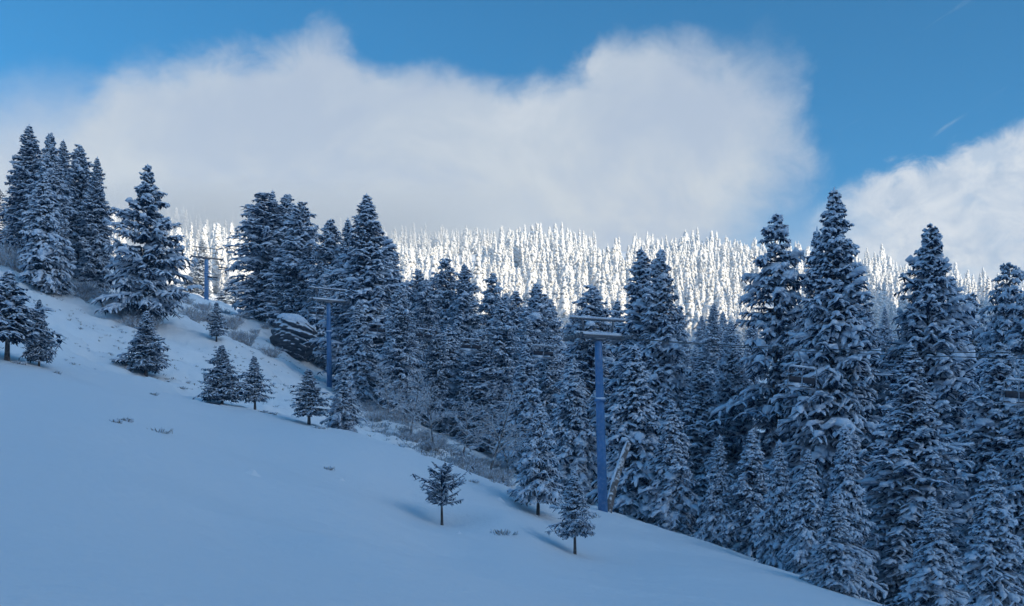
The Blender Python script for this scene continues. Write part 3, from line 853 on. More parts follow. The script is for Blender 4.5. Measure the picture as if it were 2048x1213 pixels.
ALT = {'tall_a': ['tall_a', 'tall_g'], 'tall_b': ['tall_b', 'tall_e'], 'tall_c': ['tall_c'], 'tall_d': ['tall_d', 'tall_f']}
OCC = []       # (px, top row, half width at bottom, base row, Y) of every planted near tree
G1 = 'tall snowy spruces in the shaded forest'
G2 = 'spruces in the clump at the top of the slope'
G3 = 'young firs scattered over the ski slope'
G4 = 'snow-loaded firs along the foot of the forest'
TREES = [
    # clump at top left
    ('tall_d', 60, 252, 119, 92, 'tallest spruce of the clump at the top of the slope, thin white tip', G2),
    ('tall_a', 98, 268, 112, 84, 'dense spruce just right of the clump\'s tallest tip, blunt double-looking top', G2),
    ('tall_d', 126, 282, 124, 64, 'slim spruce with a thin tip in the middle of the hilltop clump', G2),
    ('fir_a', 88, 345, 104, 106, 'spruce with a bare trunk foot standing in front of the hilltop clump', G2),
    ('tall_b', 158, 288, 121, 74, 'pointed spruce second from the right end of the hilltop clump', G2),
    ('tall_d', 191, 316, 117, 64, 'narrow see-through spruce closing the right end of the hilltop clump', G2),
    ('tall_d', -6, 372, 200, 70, 'sunlit spruce cut off by the left edge of the picture', G2),
    # young trees on the slope
    ('young_stem', 14, 540, 60, 150, 'big young fir on a bare stem at the left edge of the slope', G3),
    ('young_a', 78, 598, 61.5, 62, 'small fir tucked against the right side of the left-edge fir', G3),
    ('open', 293, 330, 105, 172, 'broad open-branched fir standing alone between hilltop clump and farthest lift tower', G2),
    ('young_a', 292, 622, 82, 96, 'bushy young fir directly below the broad lone fir', G3),
    ('young_b', 433, 604, 107, 42, 'tiny fir on the bank below the farthest lift tower', G3),
    ('young_a', 444, 690, 73, 92, 'dark young fir with a wide skirt left of a thinner sapling', G3),
    ('young_b', 510, 712, 74, 58, 'thin sapling with a bare lower stem at the piste edge', G3),
    ('young_b', 618, 738, 70, 78, 'young fir with flat spread branches just left of the middle tower foot', G3),
    ('fir_b', 687, 728, 69, 64, 'narrow dense young fir just right of the middle tower foot', G3),
    ('young_round', 884, 935, 50, 80, 'round-topped little tree on a bare stem alone on the piste', G3),
    ('young_stem', 1150, 940, 47, 86, 'layered little fir on a bare stem nearest the bottom of the piste', G3),
    ('young_tall', 1076, 808, 57, 112, 'snowy fir with a crooked bare foot at the forest edge left of the near tower', G3),
    # pair behind the rock
    ('broken', 524, 388, 166, 104, 'broad blunt spruce at the left of the group above the rock', G1),
    ('tall_d', 546, 381, 174, 60, 'spruce with a needle-thin tip in the group above the rock', G1),
    ('tall_a', 574, 393, 168, 96, 'spruce with twin-looking tip directly above the rock', G1),
    ('tall_b', 594, 405, 163, 92, 'spruce forming the right shoulder of the group above the rock', G1),
    ('tall_b', 660, 440, 158, 88, 'spruce rising behind the middle tower head, left of a taller pointed one', G1),
    ('tall_d', 692, 434, 154, 74, 'ragged-topped spruce pressed against the left of the tall pointed one', G1),
    ('tall_c', 736, 393, 132, 150, 'tall pointed spruce right of the middle tower, heavy with snow', G1),
    ('tall_a', 772, 478, 138, 96, 'spruce forming the right shoulder of the tall pointed one', G1),
    ('fir_a', 648, 560, 153, 84, 'spruce behind the middle tower pole, right of the rock', G1),
    ('fir_a', 718, 600, 122, 92, 'snow-heavy spruce standing low in front of the tall pointed one', G1),
    ('tall_d', 404, 478, 232, 36, 'sunlit spruce standing directly behind the farthest tower', G2),
    ('fir_a', 462, 552, 226, 62, 'low sunlit fir in the gap right of the farthest tower', G2),
    ('fir_b', 382, 545, 230, 50, 'low sunlit fir just left of the farthest tower foot', G2),
    # middle row
    ('tall_a', 830, 540, 165, 80, 'pointed spruce first right of the gap by the tall pointed one', G1),
    ('tall_d', 864, 556, 175, 60, 'short-tipped spruce left of the one with the broken top', G1),
    ('broken', 895, 520, 160, 74, 'spruce with a bent broken top against the sunlit hillside', G1),
    ('tall_c', 930, 530, 155, 104, 'wide blunt spruce right of the broken-topped one', G1),
    ('tall_b', 978, 548, 165, 72, 'spruce with a round tufted tip before the sunlit hillside', G1),
    ('tall_b', 1032, 585, 160, 80, 'low blunt spruce left of a pointed neighbour, above the bare shrub tree', G1),
    ('tall_a', 1074, 568, 150, 96, 'pointed spruce at the left edge of the sunlit gap', G1),
    ('fir_a', 826, 660, 125, 100, 'mid-height spruce below the first pointed one of the middle row', G1),
    ('fir_b', 896, 650, 122, 100, 'mid-height spruce below the broken-topped spruce', G1),
    ('tall_c', 962, 660, 118, 110, 'mid-height spruce hung with snow behind the bare frosted tree', G1),
    ('fir_a', 1052, 690, 104, 110, 'snow-splashed fir in front of the pointed one by the sunlit gap', G1),
    ('tall_d', 1110, 700, 150, 62, 'spruce with sun-touched snow at the bottom of the sunlit gap', G1),
    # round the near tower
    ('tall_b', 1180, 572, 112, 116, 'dark spruce directly behind the head of the near tower', G1),
    ('fir_b', 1146, 720, 92, 100, 'drooping dark fir left of the near tower pole', G1),
    ('tall_c', 1288, 498, 96, 165, 'big twin-tipped spruce right of the near tower head', G1),
    ('tall_c', 1310, 503, 93, 150, 'right-hand tip of the twin spruces beside the near tower', G1),
    ('fir_a', 1272, 690, 80, 150, 'heavily snow-capped fir overhanging the leaning trunk', G1),
    ('tall_d', 1232, 600, 118, 84, 'slim spruce half hidden between the near tower and the twin-tipped spruce', G1),
    # right side giants
    ('tall_b', 1549, 434, 86, 146, 'tall blunt-topped spruce left of the tallest tree', G1),
    ('tall_d', 1626, 462, 84, 110, 'spruce tucked under the left side of the tallest tree', G1),
    ('tall_c', 1667, 383, 78, 196, 'tallest tree of the forest, dark with a knobbly white tip', G1),
    ('tall_b', 1722, 560, 88, 130, 'spruce forming the lower right flank of the tallest tree', G1),
    ('tall_a', 1860, 451, 82, 176, 'big symmetrical pointed spruce near the right edge', G1),
    ('tall_d', 1955, 585, 112, 96, 'short spruce between the big symmetrical one and the forked top', G1),
    ('broken', 2012, 533, 98, 110, 'spruce with a forked top near the right edge', G1),
    ('tall_b', 2052, 590, 90, 110, 'spruce cut by the right edge beside the forked top', G1),
    ('tall_a', 1905, 640, 92, 120, 'spruce behind the ropes below the right shoulder of the symmetrical one', G1),
    # foot of the forest
    ('fir_b', 1345, 800, 76, 104, 'drooping fir where the piste edge meets the forest right of the leaning trunk', G4),
    ('tall_d', 1400, 700, 88, 112, 'slender pale spruce behind the foot firs right of the twin spruces', G4),
    ('fir_a', 1432, 870, 73, 84, 'small full fir second along the foot of the forest', G4),
    ('tall_a', 1470, 690, 92, 120, 'mid-height spruce under the sunlit hillside, left of the giants', G4),
    ('fir_b', 1505, 860, 72, 112, 'fir with snow tongues third along the foot of the forest', G4),
    ('fir_a', 1560, 880, 64, 96, 'dense fir below the tall blunt-topped spruce', G4),
    ('fir_b', 1612, 900, 57, 96, 'fir left of the small bright fir at the forest foot', G4),
    ('fir_a', 1672, 985, 47, 112, 'small bright fir standing forward at the end of the piste', G4),
    ('fir_a', 1690, 850, 58, 130, 'snow-shouldered fir right behind the small bright fir', G4),
    ('tall_d', 1822, 690, 60, 176, 'pale frosted fir with long tiers in front of the big symmetrical spruce', G4),
    ('fir_a', 1868, 995, 41, 140, 'thickly snowed fir lowest in the bottom right corner', G4),
    ('fir_b', 1770, 830, 62, 110, 'dim fir in the dark gap left of the pale tiered fir', G4),
    ('tall_b', 1990, 690, 66, 180, 'spruce spreading behind the nearest chair', G4),
    ('tall_c', 2062, 700, 58, 190, 'spruce with long low boughs cut by the right edge', G4),
    ('fir_b', 1985, 930, 50, 150, 'dark low-boughed fir in the bottom right corner behind the thickly snowed one', G4),
]
for t in TREES:
    nm = {'young_a': 'young_fir', 'young_b': 'young_fir', 'young_round': 'young_fir', 'young_stem': 'young_fir', 'young_tall': 'young_fir', 'fir_a': 'fir_tree', 'fir_b': 'fir_tree', 'open': 'fir_tree'}.get(t[0], 'spruce_tree')
    if t[0] in ALT and t[6] == G1: t = (ALT[t[0]][(t[1] // 7) % len(ALT[t[0]])],) + t[1:]
    e, H = plant_tree(*t, name=nm)
    OCC.append((t[1], t[2], t[4] / 2, t[2] + H / t[3] * F, t[3]))


def hidden(px, py, Y):
    """does a nearer planted tree cover this point of the picture?"""
    for (cx, tp, hw, bs, yy) in OCC:
        if yy < Y and tp < py < bs:
            w = hw * min(1.0, ((py - tp) / (0.55 * (bs - tp))) ** 0.85) * 0.85
            if abs(px - cx) < w: return True
    return False


# trees filling the forest between and behind those
GF = 'spruces packed in the depth of the shaded forest'
fills = 0
for row, (Y, x0, x1, step, topz) in enumerate([(100, 1330, 2100, 82, 13), (125, 800, 2120, 74, 16), (150, 790, 2120, 66, 17), (185, 640, 2120, 56, 17), (225, 620, 2100, 46, 16)]):
    px = x0
    while px < x1:
        p = px + rnd.uniform(-0.3, 0.3) * step
        yy = Y * rnd.uniform(0.93, 1.08)
        X, _, Z = at(p, yy)
        H = topz * rnd.uniform(0.8, 1.2)
        top = HY - (Z + H) / yy * F
        base = HY - Z / yy * F
        vis = [not hidden(p + dx, top + (base - top) * fr, yy) for fr in (0.05, 0.2, 0.4, 0.6, 0.8) for dx in (-12, 0, 12)]
        if sum(vis) >= 2:
            kd = rnd.choice(['tall_a', 'tall_b', 'tall_c', 'tall_d', 'tall_e', 'tall_f', 'tall_g'])
            wd = 2 * KIND[kd]['R'] * (H / 25) * rnd.uniform(1.0, 1.3) / yy * F
            e, H = plant_tree(kd, p, top, yy, wd, 'snow-flecked spruce packed among others in the depth of the shaded forest', GF)
            OCC.append((p, top, wd / 2, base, yy))
            fills += 1
        px += step


# ------------------------------------------------------------------ the sunlit forest on the far hillside
def spire(H, R, seed, n=90, plump=1.0):
    """a rime-plastered fir: a shaggy needle core and the snow hung on it, in one mesh"""
    global RS
    RS = np.random.RandomState(seed)
    g1, g2 = Geo(), Geo()
    m = 14
    hz = np.linspace(0.02, 0.99, m) * H
    core = R * 0.62 * np.minimum(1, (1 - hz / H) / 0.75) ** 0.75 * (1 + 0.25 * RS.randn(m)) + 0.10
    g1.tube([(RS.randn() * 0.06, RS.randn() * 0.06, z) for z in hz], core, 9)
    t = np.sort(RS.rand(n))
    h = (0.05 + 0.93 * t) * H
    L = R * np.minimum(1, ((1 - h / H) / 0.75)) ** 0.75 * (0.75 + 0.5 * RS.rand(n)) + 0.16
    a = np.arange(n) * 2.399 + RS.rand(n)
    s = np.array([0.25, 0.55, 0.85, 1.0])
    P = np.stack([np.cos(a)[:, None] * L[:, None] * s, np.sin(a)[:, None] * L[:, None] * s,
                  h[:, None] + L[:, None] * (0.1 * s - 1.0 * s * s)], -1)
    w = (0.20 + 0.30 * L)[:, None] * np.array([0.7, 1.0, 0.8, 0.12]) * (0.7 + 0.6 * RS.rand(n, 4)) * plump
    g1.tubes(P, w * 0.9, w * 0.5, m=5, jit=0.25, under=1)
    P2 = P.copy(); P2[..., 2] += w * 0.5
    w2 = w * (0.9 + 0.4 * RS.rand(n, 1))
    g2.tubes(P2, w2, w2 * 0.75, m=6, jit=0.3, under=0.6)
    g2.tube([(0, 0, H * 0.80), (0.05, 0, H * 0.9), (0, 0, H * 1.01)], [0.30, 0.26, 0.10], 6)
    V = np.concatenate(g1.v + g2.v); n1 = sum(len(v) for v in g1.v)
    Q1 = np.concatenate(g1.q); Q2 = np.concatenate(g2.q) + n1
    return V, np.concatenate([Q1, Q2]), np.concatenate([np.zeros(len(Q1), int), np.ones(len(Q2), int)])


SP = [spire(18, 1.35, 40, 120), spire(18, 1.1, 41, 110), spire(18, 1.7, 42, 130, 1.05), spire(18, 1.0, 43, 110), spire(18, 2.5, 44, 140, 1.2)]
SPM = [mesh_np('frosted_fir', v, q, mats=[M_RIME, M_SPSNOW], mi=mi) for v, q, mi in SP]
SPL = [spire(18, r, 50 + k, 60, 1.25) for k, r in enumerate((1.35, 1.1, 1.7, 1.0, 2.5))]
cand = []
Rf = np.random.RandomState(5)
tries = 0
while tries < 12000:
    tries += 1
    Y = 245 * (850 / 245.0) ** Rf.rand()
    px = Rf.uniform(-60, 2100)
    X = (px - CX) / F * Y
    # clearings: ski trails and glades
    if vnoise(X / 55.0, Y / 38.0, 77) > 0.24: continue
    if abs(px - 1230) < 36 and Y > 640: continue
    if abs(px - 935) < 34 and 560 < Y < 640: continue
    if px < 560 and Y < 330 and px > 330: continue
    if px < 345 and Y < 420: continue
    cand.append((Y, px, X, Rf.rand(), Rf.rand(), Rf.rand()))
cx_ = np.array([c[2] for c in cand]); cy_ = np.array([c[0] for c in cand])
cz_ = ground(cx_, cy_)
kept = []
cell = {}
for (Y, px, X, r1, r2, r3), Z in sorted(zip(cand, cz_), key=lambda t: t[0][0]):
    dmin = 2.9 + 3.2 * r2 * r2 + 2.5 * (vnoise(X / 30.0, Y / 30.0, 88) + 0.5)
    key = (int(X // 8.2), int(Y // 8.2))
    if any((a - X) ** 2 + (b - Y) ** 2 < dmin * dmin for i_ in (-1, 0, 1) for j_ in (-1, 0, 1) for a, b in cell.get((key[0] + i_, key[1] + j_), [])):
        continue
    cell.setdefault(key, []).append((X, Y))
    H = (10 + 9 * r1 * r1 + 4 * r3) * (0.95 if Y > 600 else 1.0) * (1 + 0.5 * float(vnoise(X / 25.0, Y / 25.0, 99)))
    top = HY - (Z + H) / Y * F
    mid = HY - (Z + H * 0.6) / Y * F
    if hidden(px, top, Y) and hidden(px, mid, Y) and hidden(px - 8, top + 6, Y) and hidden(px + 8, top + 6, Y): continue
    kept.append((H / Y, X, Y, Z, H, r2, r3))
kept.sort(key=lambda t: -t[0])
print('far trees', len(kept), 'fills', fills)
for (_, X, Y, Z, H, r2, r3) in kept[:300]:
    k = 4 if r2 > 0.84 else int(r2 / 0.84 * 4)
    o = link('frosted_fir', SPM[k], None, (X, Y, Z - 0.3))
    w_ = (0.85 + 0.5 * r3) * (0.6 + 0.4 * H / 14)
    o.scale = (w_, w_, H / 18)
    o.rotation_euler = (0, 0, r3 * 40)
    o.rotation_euler = (0.05 * (r2 - 0.5), 0.06 * (r3 - 0.5), r3 * 40)
    tag(o, 'slim fir plastered white with rime, one of the crowd on the sunlit far hillside', 'fir tree', 'rimed firs on the sunlit far hillside')
vs, qs, ms, nn = [], [], [], 0
for (_, X, Y, Z, H, r2, r3) in kept[300:]:
    v, q, mi = SPL[4 if r2 > 0.84 else int(r2 / 0.84 * 4)]
    a = r3 * 40; ca, sa = math.cos(a), math.sin(a)
    w = (0.9 + 0.5 * r3) * (0.6 + 0.4 * H / 14)
    vs.append(np.stack([(v[:, 0] * ca - v[:, 1] * sa) * w + X, (v[:, 0] * sa + v[:, 1] * ca) * w + Y, v[:, 2] * H / 18 + Z - 0.3], 1))
    qs.append(q + nn); ms.append(mi); nn += len(v)
o = link('far_forest', mesh_np('far_forest', np.concatenate(vs), np.concatenate(qs), mats=[M_RIME, M_SPSNOW], mi=np.concatenate(ms)))
tag(o, 'distant white rimed forest running up to the ridge of the sunlit hill', 'forest', None, 'stuff')


# ------------------------------------------------------------------ the chairlift
UPH = np.array([-0.52, 1.0]); UPH = UPH / np.linalg.norm(UPH)       # uphill along the line
PRP = np.array([UPH[1], -UPH[0]])                                   # across the line, to the right
ROTZ = math.atan2(PRP[1], PRP[0])


def line_y(px):
    """distance at which the lift line crosses photo column px"""
    t = (px - CX) / F
    return (6.2 + 0.52 * 69) / (t + 0.52)


def tower(px, Y, arm_row, arm, bar, lean, label, r0=0.33, r1=0.26, flange=0.64, ridge=False, gap=1.0, snowy=True):
    X = (px - CX) / F * Y
    Z = float(ground(X, Y))
    H = (HY - arm_row) / F * Y - Z
    e = empty('lift_tower', (X, Y, Z))
    e.rotation_euler = (0, -lean, ROTZ)
    tag(e, label, 'lift tower', 'towers of the chairlift')
    g = Geo()
    g.tube([(0, 0, -1.0), (0, 0, H * 0.3), (0, 0, H * flange), (0, 0, H * 0.85), (0, 0, H - 0.1)],
           [r0 * 1.04, r0, (r0 + r1) / 2, r1 * 1.05, r1], 20)
    link('pole', g.build('pole', M_STEEL if ridge else M_POLE), e)
    g = Geo()
    g.tube([(0, 0, H * flange - 0.09), (0, 0, H * flange + 0.07)], [r0 * 1.22, r0 * 1.22], 20)
    fl = link('flange', g.build('flange', M_POLE), e)
    g = Geo()
    g.tube([(0, 0, H * flange + 0.05), (0.02, -0.03, H * flange + 0.14), (0.02, -0.04, H * flange + 0.22)], [r0 * 1.15, r0 * 1.1, r0 * 0.8], 12)
    link('snow_ring', g.build('snow_ring', M_SNOW), fl)
    # crossarm
    g = Geo()
    g.box((0, 0, H + 0.08), (arm, 0.34, 0.28), bevel=0.03)
    g.box((0, 0, H - 0.14), (r1 * 3.6, r1 * 2.6, 0.14), bevel=0.02)
    ca = link('crossarm', g.build('crossarm', M_STEEL if snowy else M_ARM), e)
    g = Geo()
    xs_ = np.linspace(-arm / 2 + 0.05, arm / 2 - 0.05, 12)
    R = np.random.RandomState(3)
    g.tube([(x_, 0, H + 0.27 + R.rand() * 0.03) for x_ in xs_], 0.10 + 0.08 * R.rand(12), 8)
    if snowy: link('snow_strip', g.build('snow_strip', M_SNOW), ca)
    # lifting frame above the arm
    g = Geo()
    hb = gap
    for s_ in (-1, 1):
        g.box((s_ * arm * 0.31, 0, H + 0.26 + hb * 0.5), (0.12, 0.14, hb * 1.04), ax=np.array([[math.cos(0.2 * s_), 0, -math.sin(0.2 * s_)], [0, 1, 0], [math.sin(0.2 * s_), 0, math.cos(0.2 * s_)]]))
    for y_ in (-0.2,):
        for zz in (0.5,):
            g.tube([(-arm * 0.43, y_, H + 0.26 + hb * zz), (arm * 0.43, y_, H + 0.26 + hb * zz)], 0.032, 6)
    g.box((0, 0, H + 0.26 + hb * 1.02), (bar, 0.16, 0.14), bevel=0.03)
    lf = link('lifting_frame', g.build('lifting_frame', M_STEEL if snowy else M_ARM), e)
    g = Geo()
    xs_ = np.linspace(-bar / 2 + 0.03, bar / 2 - 0.03, 12)
    g.tube([(x_, 0, H + 0.26 + hb * 1.02 + 0.11 + R.rand() * 0.02) for x_ in xs_], 0.05 + 0.05 * R.rand(12), 7)
    if snowy: link('snow_strip', g.build('snow_strip', M_SNOW), lf)
    # sheave trains
    for s_ in (-1, 1):
        g = Geo()
        xo = s_ * (arm / 2 - 0.02)
        g.box((xo, 0, H - 0.05), (0.10, 2.5, 0.18), bevel=0.02)
        g.box((xo, 0, H + 0.02), (0.16, 0.5, 0.34), bevel=0.02)
        sv = link('sheave_train', g.build('sheave_train', M_STEEL), e)
        for k in range(6):
            g = Geo()
            y_ = -1.1 + k * 0.44
            a = np.arange(15) / 14 * 2 * math.pi
            g.tube([(xo + s_ * 0.08, y_, H + 0.02), (xo + s_ * 0.16, y_, H + 0.02)], [0.19, 0.19], 14)
            link('sheave_wheel', g.build('sheave_wheel', M_STEEL), sv)
    return np.array([X - lean * H * math.cos(ROTZ), Y - lean * H * math.sin(ROTZ), Z + H]), arm


TW = [
    tower(1206, 69.0, 677, 3.9, 4.5, 0.033, 'nearest lift tower, thick blue pole standing at the edge of the piste'),
    tower(659, 126.0, 604, 4.7, 5.0, 0.012, 'middle lift tower, slim light blue pole above the young firs', gap=1.3),
    tower(413, 201.0, 517, 6.0, 5.4, 0.0, 'farthest lift tower on the crest, dark against the foggy hillside', gap=1.8, snowy=False, r0=0.44, r1=0.38),
]
tower(1120, 795.0, 474, 6.0, 6.0, 0.0, 'tiny rimed lift tower on the skyline of the sunlit hill', ridge=True)


def rope_pts(side):
    """(position, arm half length) down the line for one side"""
    far = np.array([-118.0, 300.0, (HY - 590) / F * 300])
    t0 = np.array([6.2 - 0.52 * (24 - 69), 24.0, 3.4])
    P = [(far, 3.0)] + [(p, a / 2) for p, a in reversed(TW)] + [(t0, 1.9)]
    return [np.array([p[0] + PRP[0] * side * h, p[1] + PRP[1] * side * h, p[2] + 0.16]) for p, h in P]


SAG = [1.5, 1.3, 0.9, 0.6]


def rope_at(side, y):
    P = rope_pts(side)
    for (a, b, sg_) in zip(P[:-1], P[1:], SAG):
        if b[1] <= y <= a[1]:
            u = (y - a[1]) / (b[1] - a[1])
            p = a + (b - a) * u
            p[2] -= 4 * sg_ * u * (1 - u)
            return p
    return P[-1]


for side, lab in ((-1, 'left-hand haul rope of the chairlift, hanging from tower to tower'), (1, 'right-hand haul rope of the chairlift, hanging from tower to tower')):
    P = rope_pts(side)
    ys_ = np.linspace(P[-1][1] + 0.01, P[0][1] - 0.01, 120)
    g = Geo()
    g.tube([rope_at(side, y) for y in ys_], 0.024, 6)
    tag(link('haul_rope', g.build('haul_rope', M_ROPE)), lab, 'rope', 'ropes of the chairlift')


def arc_path(pts, rad, n=5):
    """polyline with rounded corners"""
    P = [np.array(p, float) for p in pts]
    out = [P[0]]
    for a, b, c_ in zip(P[:-2], P[1:-1], P[2:]):
        d1 = (a - b) / np.linalg.norm(a - b); d2 = (c_ - b) / np.linalg.norm(c_ - b)
        for k in range(n + 1):
            t = k / n
            out.append(b + d1 * rad * (1 - t) ** 2 + d2 * rad * t ** 2)
    out.append(P[-1])
    return out


def make_chair():
    me = {}
    g = Geo()
    g.box((0, 0, 0.0), (0.12, 0.34, 0.16), bevel=0.02)
    g.tube(arc_path([(0, 0, 0), (0, 0, -0.25), (0, -0.30, -0.75), (0, -0.30, -1.02)], 0.12), 0.04, 8)
    me['hanger'] = g.build('hanger', M_CHAIR)
    g = Geo()
    W = 0.98
    g.tube(arc_path([(-W, 0.22, -1.98), (-W, -0.26, -1.98), (-W, -0.30, -1.0), (W, -0.30, -1.0), (W, -0.26, -1.98), (W, 0.22, -1.98)], 0.18), 0.034, 8)
    g.tube([(-W, 0.2, -2.0), (W, 0.2, -2.0)], 0.03, 6)
    g.tube([(-W, -0.26, -2.0), (W, -0.26, -2.0)], 0.03, 6)
    g.tube([(0, -0.28, -1.0), (0, -0.28, -2.0)], 0.026, 6)
    me['frame'] = g.build('frame', M_CHAIR)
    g = Geo()
    for s_ in (-1, 1):
        g.box((s_ * W * 0.49, 0.0, -1.95), (W * 0.94, 0.48, 0.08), bevel=0.025)
    me['seat'] = g.build('seat', M_SEAT)
    g = Geo()
    for s_ in (-1, 1):
        g.box((s_ * W * 0.49, -0.27, -1.62), (W * 0.86, 0.06, 0.30), bevel=0.02)
    me['backrest'] = g.build('backrest', M_SEAT)
    g = Geo()
    g.tube(arc_path([(-W + .06, -0.28, -1.28), (-W + .06, 0.30, -1.42), (W - .06, 0.30, -1.42), (W - .06, -0.28, -1.28)], 0.15), 0.026, 8)
    g.tube(arc_path([(-.35, 0.30, -1.42), (-.35, 0.42, -2.28), (-.75, 0.42, -2.30)], 0.1), 0.022, 6)
    g.tube(arc_path([(.35, 0.30, -1.42), (.35, 0.42, -2.28), (.75, 0.42, -2.30)], 0.1), 0.022, 6)
    me['safety_bar'] = g.build('safety_bar', M_CHAIR)
    R = np.random.RandomState(8)
    g = Geo()
    x_ = np.linspace(-0.9, 0.75, 9)
    g.tube([(a, -0.05, -1.91 + 0.06 * R.rand()) for a in x_], [0.05, 0.14, 0.22, 0.26, 0.2, 0.12, 0.13, 0.1, 0.04], 9)
    me['snow_pile'] = g.build('snow_pile', M_SNOW)
    g = Geo()
    x_ = np.linspace(-0.82, 0.82, 10)
    g.tube([(a, -0.30, -0.955) for a in x_], 0.035 + 0.02 * R.rand(10), 7)
    me['snow_ridge'] = g.build('snow_ridge', M_SNOW)
    return me


CH = make_chair()
CHAIRS = [
    (1, 2026, 'nearest lift chair, cut by the right edge of the picture'),
    (-1, 1597, 'snow-piled lift chair hanging before the tall blunt-topped spruce'),
    (1, 1083, 'lift chair just uphill of the near tower, before the pointed spruce'),
    (-1, 940, 'lift chair below the wide blunt spruce between the near and middle towers'),
    (1, 846, 'lift chair before the first pointed spruce of the middle row'),
    (-1, 752, 'lift chair before the tall pointed spruce beside the middle tower'),
    (1, 681, 'lift chair directly beside the pole of the middle tower'),
    (-1, 632, 'lift chair just left of the middle tower head, above the rock'),
    (-1, 541, 'lift chair before the broad blunt spruce left of the rock'),
    (1, 446, 'lift chair hanging right of the farthest tower pole'),
    (-1, 425, 'lift chair peeping from behind the farthest tower pole'),
]
for k, (side, px, lab) in enumerate(CHAIRS):
    y = line_y(px)
    for _ in range(4):                                      # settle on the rope's own column
        p = rope_at(side, y)
        c_ = CX + F * p[0] / p[1]
        y += (c_ - px) / F * p[1] / (0.52 + (px - CX) / F) * 1.0
    p = rope_at(side, y)
    e = empty('lift_chair', tuple(p))
    e.rotation_euler = (0, 0.02 * math.sin(k * 2.1), ROTZ + 0.05 * math.sin(k * 1.7))
    tag(e, lab, 'lift chair', 'chairs of the chairlift')
    pr = {}
    for nm in ('hanger', 'frame', 'seat', 'backrest', 'safety_bar'):
        pr[nm] = link(nm, CH[nm], e)
    if side == -1 or k < 3: link('snow_pile', CH['snow_pile'], pr['seat'])
    link('snow_ridge', CH['snow_ridge'], pr['frame'])


# ------------------------------------------------------------------ things lying and growing on the slope
def at_row(px, row, y0=7.0, y1=320.0):
    """first place where the line of sight through (px, row) meets the snow"""
    ys_ = np.exp(np.linspace(math.log(y0), math.log(y1), 900))
    X_ = (px - CX) / F * ys_
    r_ = HY - ground(X_, ys_) / ys_ * F
    k = int(np.argmax(r_ <= row)) if np.any(r_ <= row) else len(ys_) - 1
    return X_[k], ys_[k], float(ground(X_[k], ys_[k]))


def rock():
    X, Y, Z = at(585, 148)
    n, m = 120, 70
    th = np.arange(n) / n * 2 * math.pi
    v = np.linspace(0, 1, m)
    Th, Vv = np.meshgrid(th, v)
    R = np.random.RandomState(4)
    ctl = np.interp(Vv, [0, 0.12, 0.25, 0.42, 0.6, 0.75, 0.88, 0.96, 1.0], [0.55, 0.72, 0.92, 1.0, 0.98, 0.9, 0.7, 0.42, 0.02])
    z = Vv * 7.0
    zt = z + 0.28 * np.cos(Th) * 3.0                       # tilted bedding
    strata = np.array([vnoise(np.full(1, q / 0.55), np.zeros(1), 5)[0] for q in np.linspace(-2, 10, 400)])
    st = np.interp(zt, np.linspace(-2, 10, 400), np.sign(strata) * np.abs(strata) ** 0.6)
    ang_ = 1 + 0.20 * vnoise(Th / math.pi * 2.5 + 9, z / 3.5, 3) + 0.12 * vnoise(np.cos(Th) * 2.2 + 5, np.sin(Th) * 2.2 + z * 0.8, 8)
    rad = 3.3 * ctl * ang_ * (1 + 0.17 * st) * (1 + 0.20 * vnoise(np.cos(Th) * 6, np.sin(Th) * 6 + z * 2.2, 6))
    x = np.cos(Th) * rad * 1.08 + 0.35 * (3.5 - z) * -0.12 + 0.2
    y = np.sin(Th) * rad * 0.9
    z2 = z - 0.20 * x * (z / 7.0) * 0.9
    V = np.stack([x, y, z2], -1).reshape(-1, 3)
    i = np.arange(m - 1)[:, None]; k = np.arange(n)[None]; k2 = (k + 1) % n
    Q = np.stack([i * n + k, i * n + k2, (i + 1) * n + k2, (i + 1) * n + k], -1).reshape(-1, 4)
    e = empty('rock_outcrop', (X, Y, Z - 0.6))
    e.scale = (0.9, 0.9, 0.95)
    tag(e, 'dark layered rock outcrop capped with snow below the group of spruces', 'rock')
    b = link('boulder', mesh_np('boulder', V, Q, M_ROCK, smooth=False), e)
    # snow cap: the upper skin lifted a little
    sel = Vv.reshape(-1) > 0.80
    lift = 0.05 + 0.30 * sm(Vv, 0.80, 0.95) * (1 + 0.8 * vnoise(x, y, 12))
    Vc = np.stack([x * 1.01, y * 1.01, z2 + lift], -1)
    r0_ = int(m * 0.82)
    Vc = Vc[r0_:].reshape(-1, 3)
    mm = m - r0_
    i = np.arange(mm - 1)[:, None]
    Q = np.stack([i * n + k, i * n + k2, (i + 1) * n + k2, (i + 1) * n + k], -1).reshape(-1, 4)
    link('snow_cap', mesh_np('snow_cap', Vc, Q, M_SNOW), e)


rock()


